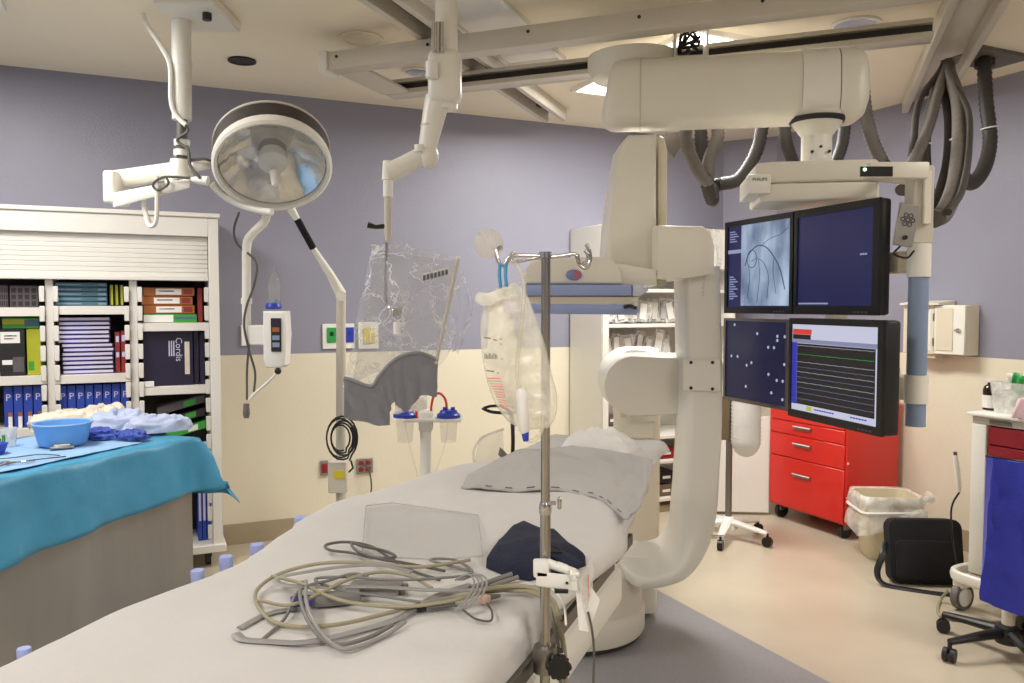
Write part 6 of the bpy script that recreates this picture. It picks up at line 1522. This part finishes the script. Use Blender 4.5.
part('side_panel', MB().bx((-KW/2+.005, .071, .2), (-KW/2+.02, KD-.02, zk-.056)), 'cream2', ct)
part('side_panel', MB().bx((KW/2-.02, .071, .2), (KW/2-.005, KD-.02, zk-.056)), 'cream2', ct)
part('carcass', MB().bx((-KW/2+.08, .02, .22), (KW/2-.08, KD-.03, zk-.058)), 'dkred', ct)
zz = zk-.06; hs_ = [.09, .1, .12, .12, .2]
for k, h in enumerate(hs_):
    d = part('drawer', MB().bx((-KW/2+.082, .002, zz-h+.003), (KW/2-.082, .019, zz-.003), .003, 1), 'dkred', ct)
    part('handle', MB().bx((-.1, -.012, zz-h*.55), (.1, .0015, zz-h*.55+.018), .004, 1), 'plastic', d)
    part('label_holder', MB().bx((-.02, -.002, zz-h*.9), (.05, .0015, zz-h*.9+.015)), 'paper', d)
    zz -= h
part('base_tray', MB().bx((-KW/2, 0, .165), (KW/2, KD, .195), .005, 1), 'rail', ct)
bm2 = [V((p.x, p.y+KD/2, .185)) for p in rrect(KW/2+.07, KD/2+.08, 0, .1)]
part('bumper', MB().tube(bm2, .024, 8, closed=True, flat=(1.2, .7), up=(0, 0, 1)), 'white', ct)
for x in (-KW/2-.03, KW/2-.0):
    for y in (.0, KD-.05):
        cs_ = part('caster_fork', MB().bx((x-.03, y-.035, .11), (x+.03, y+.035, .164), .01, 2), 'cream', ct)
        part('wheel', MB().cyl((x-.018, y, .064), (x+.018, y, .0665), .065, seg=24), 'hose', cs_); part('wheel_disc', MB().cyl((x-.022, y, .064), (x+.022, y, .064), .045, seg=24), 'plastic', cs_)
part('cart_post', MB().bx((-KW/2-.045, .12, .3), (-KW/2-.015, .16, PU(963, 434, UK-.14).z), .004, 1), 'cream2', ct)
# things on the cart
def on_cart(x, y): return WM[ct.name] @ V((x, y, zk+.001))
c = on_cart(*((WM[ct.name].inverted() @ PZ(990, 410, zk)).xy[:]))
t = thing('amber_bottle', 'dark amber bottle with white label on the cart', 'bottle', c, RZ)
part('bottle', MB().lathe([(.03, 0), (.034, .004), (.034, .1), (.028, .118), (.014, .128), (.013, .138)], seg=24), 'brown', t)
part('label', MB().lathe([(.0348, .012), (.0348, .075)], seg=24, capa=False, capb=False), 'paper', t)
part('cap', MB().lathe([(.016, .1385), (.016, .152), (.012, .153)], seg=20), 'plastic', t)
c = on_cart(*((WM[ct.name].inverted() @ PZ(1016, 413, zk)).xy[:]))
t = thing('clear_bin', 'clear plastic bin on the cart beside the amber bottle', 'bin', c, RZ)
part('tub', loft(MB(), [rrect(.07, .07, .0, .015), rrect(.085, .085, .15, .015), rrect(.082, .082, .15, .015), rrect(.067, .067, .004, .015)], True, True), 'pouch', t)
c2 = c+V((0, 0, .006))
for k, (mt, lb2) in enumerate((('greenp', 'green packet sticking out of the clear bin'), ('liner', 'crumpled clear packet in the clear bin'))):
    m = Matrix.Translation(c2+V((-.02+.035*k, .0, .02))) @ Matrix.Rotation(RZ, 4, 'Z') @ Matrix.Rotation(.25-.4*k, 4, 'Y')
    single('packet', MB().grid(lambda a, b: m @ V(((a-.5)*.07, .01*math.sin(a*7)+.01*math.sin(b*5), b*.17)), 8, 8).solid(.003), mt, lb2, 'packet', ang=180)
c = on_cart(*((WM[ct.name].inverted() @ PZ(1021, 418, zk)).xy[:]))
single('pink_packet', MB().hexa([c+V(p) for p in ((-.05, -.02, 0), (.06, -.02, 0), (.06, .0, 0), (-.05, .0, 0), (-.02, -.02, .09), (.06, -.02, .1), (.06, 0, .1), (-.02, 0, .09))], .004, 1), mk('pink_print', '#d9b9c0', .5, var=.1), 'pale pink packet at the right frame edge on the cart', 'packet')
P = lambda x, y, Y=4.1: PY(x, y, Y)
t = thing('thermometer_probe', 'white probe hanging on the far side of the cart', 'probe', P(957, 490)); 
part('probe', MB().tube([P(955.5, 455), P(956, 460), P(959, 486), P(959.5, 492)], [.01, .014, .012, .006], 12), 'plastic', t, world=True)
part('tip', MB().tube([P(955, 452), P(955.5, 455.5)], .009, 10), 'dkcable', t, world=True)
part('cord', MB().tube(smooth([P(959.5, 492), P(953, 503), P(951, 516, 4.1), P(953, 545, 4.1), P(958, 572, 4.1)], 6), .005, 6), 'black', t, world=True)
single('floor_cord', MB().tube(smooth([PY(948, 590, 4.0), PZ(940, 601, .01), PZ(938, 612, .008), PZ(946, 618, .008), PZ(975, 622, .008), PZ(1005, 622, .008)], 8), .007, 8), 'beigecable', 'pale cord curling on the floor under the cart', 'cord')

# ------------------------------------------------------------------ swivel chair with royal blue back
hub = PZ(1008, 633, .1); hub.z = 0
so = thing('office_chair', 'office chair with royal blue cloth back and black star base', 'chair', (hub.x, hub.y, 0))
part('gas_post', MB().cyl((hub.x, hub.y, .12), (hub.x, hub.y, .40), .026, seg=16), 'cream2', so, world=True)
part('base_hub', MB().lathe([(.05, .06), (.05, .13), (.03, .14)], hub, seg=20), 'black', so, world=True)
for k in range(5):
    tip0 = PZ(940, 643, .085); a0_ = math.atan2((tip0-hub).y, (tip0-hub).x); a = a0_+2*pi*k/5
    e = hub+V((.29*math.cos(a), .29*math.sin(a), .085)); o = hub+V((.045*math.cos(a), .045*math.sin(a), .105))
    lg = part('leg', MB().tube([o, o.lerp(e, .5), e], [.03, .025, .018], 10, flat=(.75, .9), up=(0, 0, 1)), 'black', so, world=True)
    pr_ = V((-math.sin(a+.6), math.cos(a+.6), 0))
    ctr_ = V((e.x, e.y, .03))
    for s_ in (-1, 1): part('wheel', MB().cyl(ctr_+pr_*s_*.006, ctr_+pr_*s_*.024, .029, seg=18), 'dark', lg, world=True)
    part('caster_stem', MB().cyl((e.x, e.y, .035), (e.x, e.y, .08), .009, seg=8), 'dark', lg, world=True)
part('seat', MB().box(V((2.33, 3.40, .44)), (.34, .28, .07), RZ, .03, 3), 'royal', so, world=True)
part('back_bar', MB().tube([hub+V((.05, -.05, .40)), hub+V((-.03, -.17, .42)), hub+V((-.03, -.19, .6))], [.018, .018, .018], 8), 'black', so, world=True)
def cb(a, b):
    l0, l1 = (986, 457), (981, 594); r0_, r1_ = (1075, 470), (1075, 640)
    L_ = (l0[0]*(1-b)+l1[0]*b, l0[1]*(1-b)+l1[1]*b); R_ = (r0_[0]*(1-b)+r1_[0]*b, r0_[1]*(1-b)+r1_[1]*b)
    x, y = L_[0]*(1-a)+R_[0]*a, L_[1]*(1-a)+R_[1]*a
    Y = 3.36-.14*a+.012*math.sin(a*11+b*2)*b-.02*math.sin(pi*b)+.01*fbm((a*3, b*3, 0), 1.5)
    return PY(x, y, Y)
bkc = part('backrest_cover', MB().grid(cb, 30, 30).solid(.05), 'royal', so, world=True, ang=60)
part('cover_hem', MB().tube([cb(a/20, 1.0)+V((0, 0, -.004)) for a in range(21)], .009, 6), 'black', bkc, world=True)
part('top_piping', MB().tube([cb(a/20, 0)+V((0, 0, .003)) for a in range(21)], .006, 6), 'black', bkc, world=True)
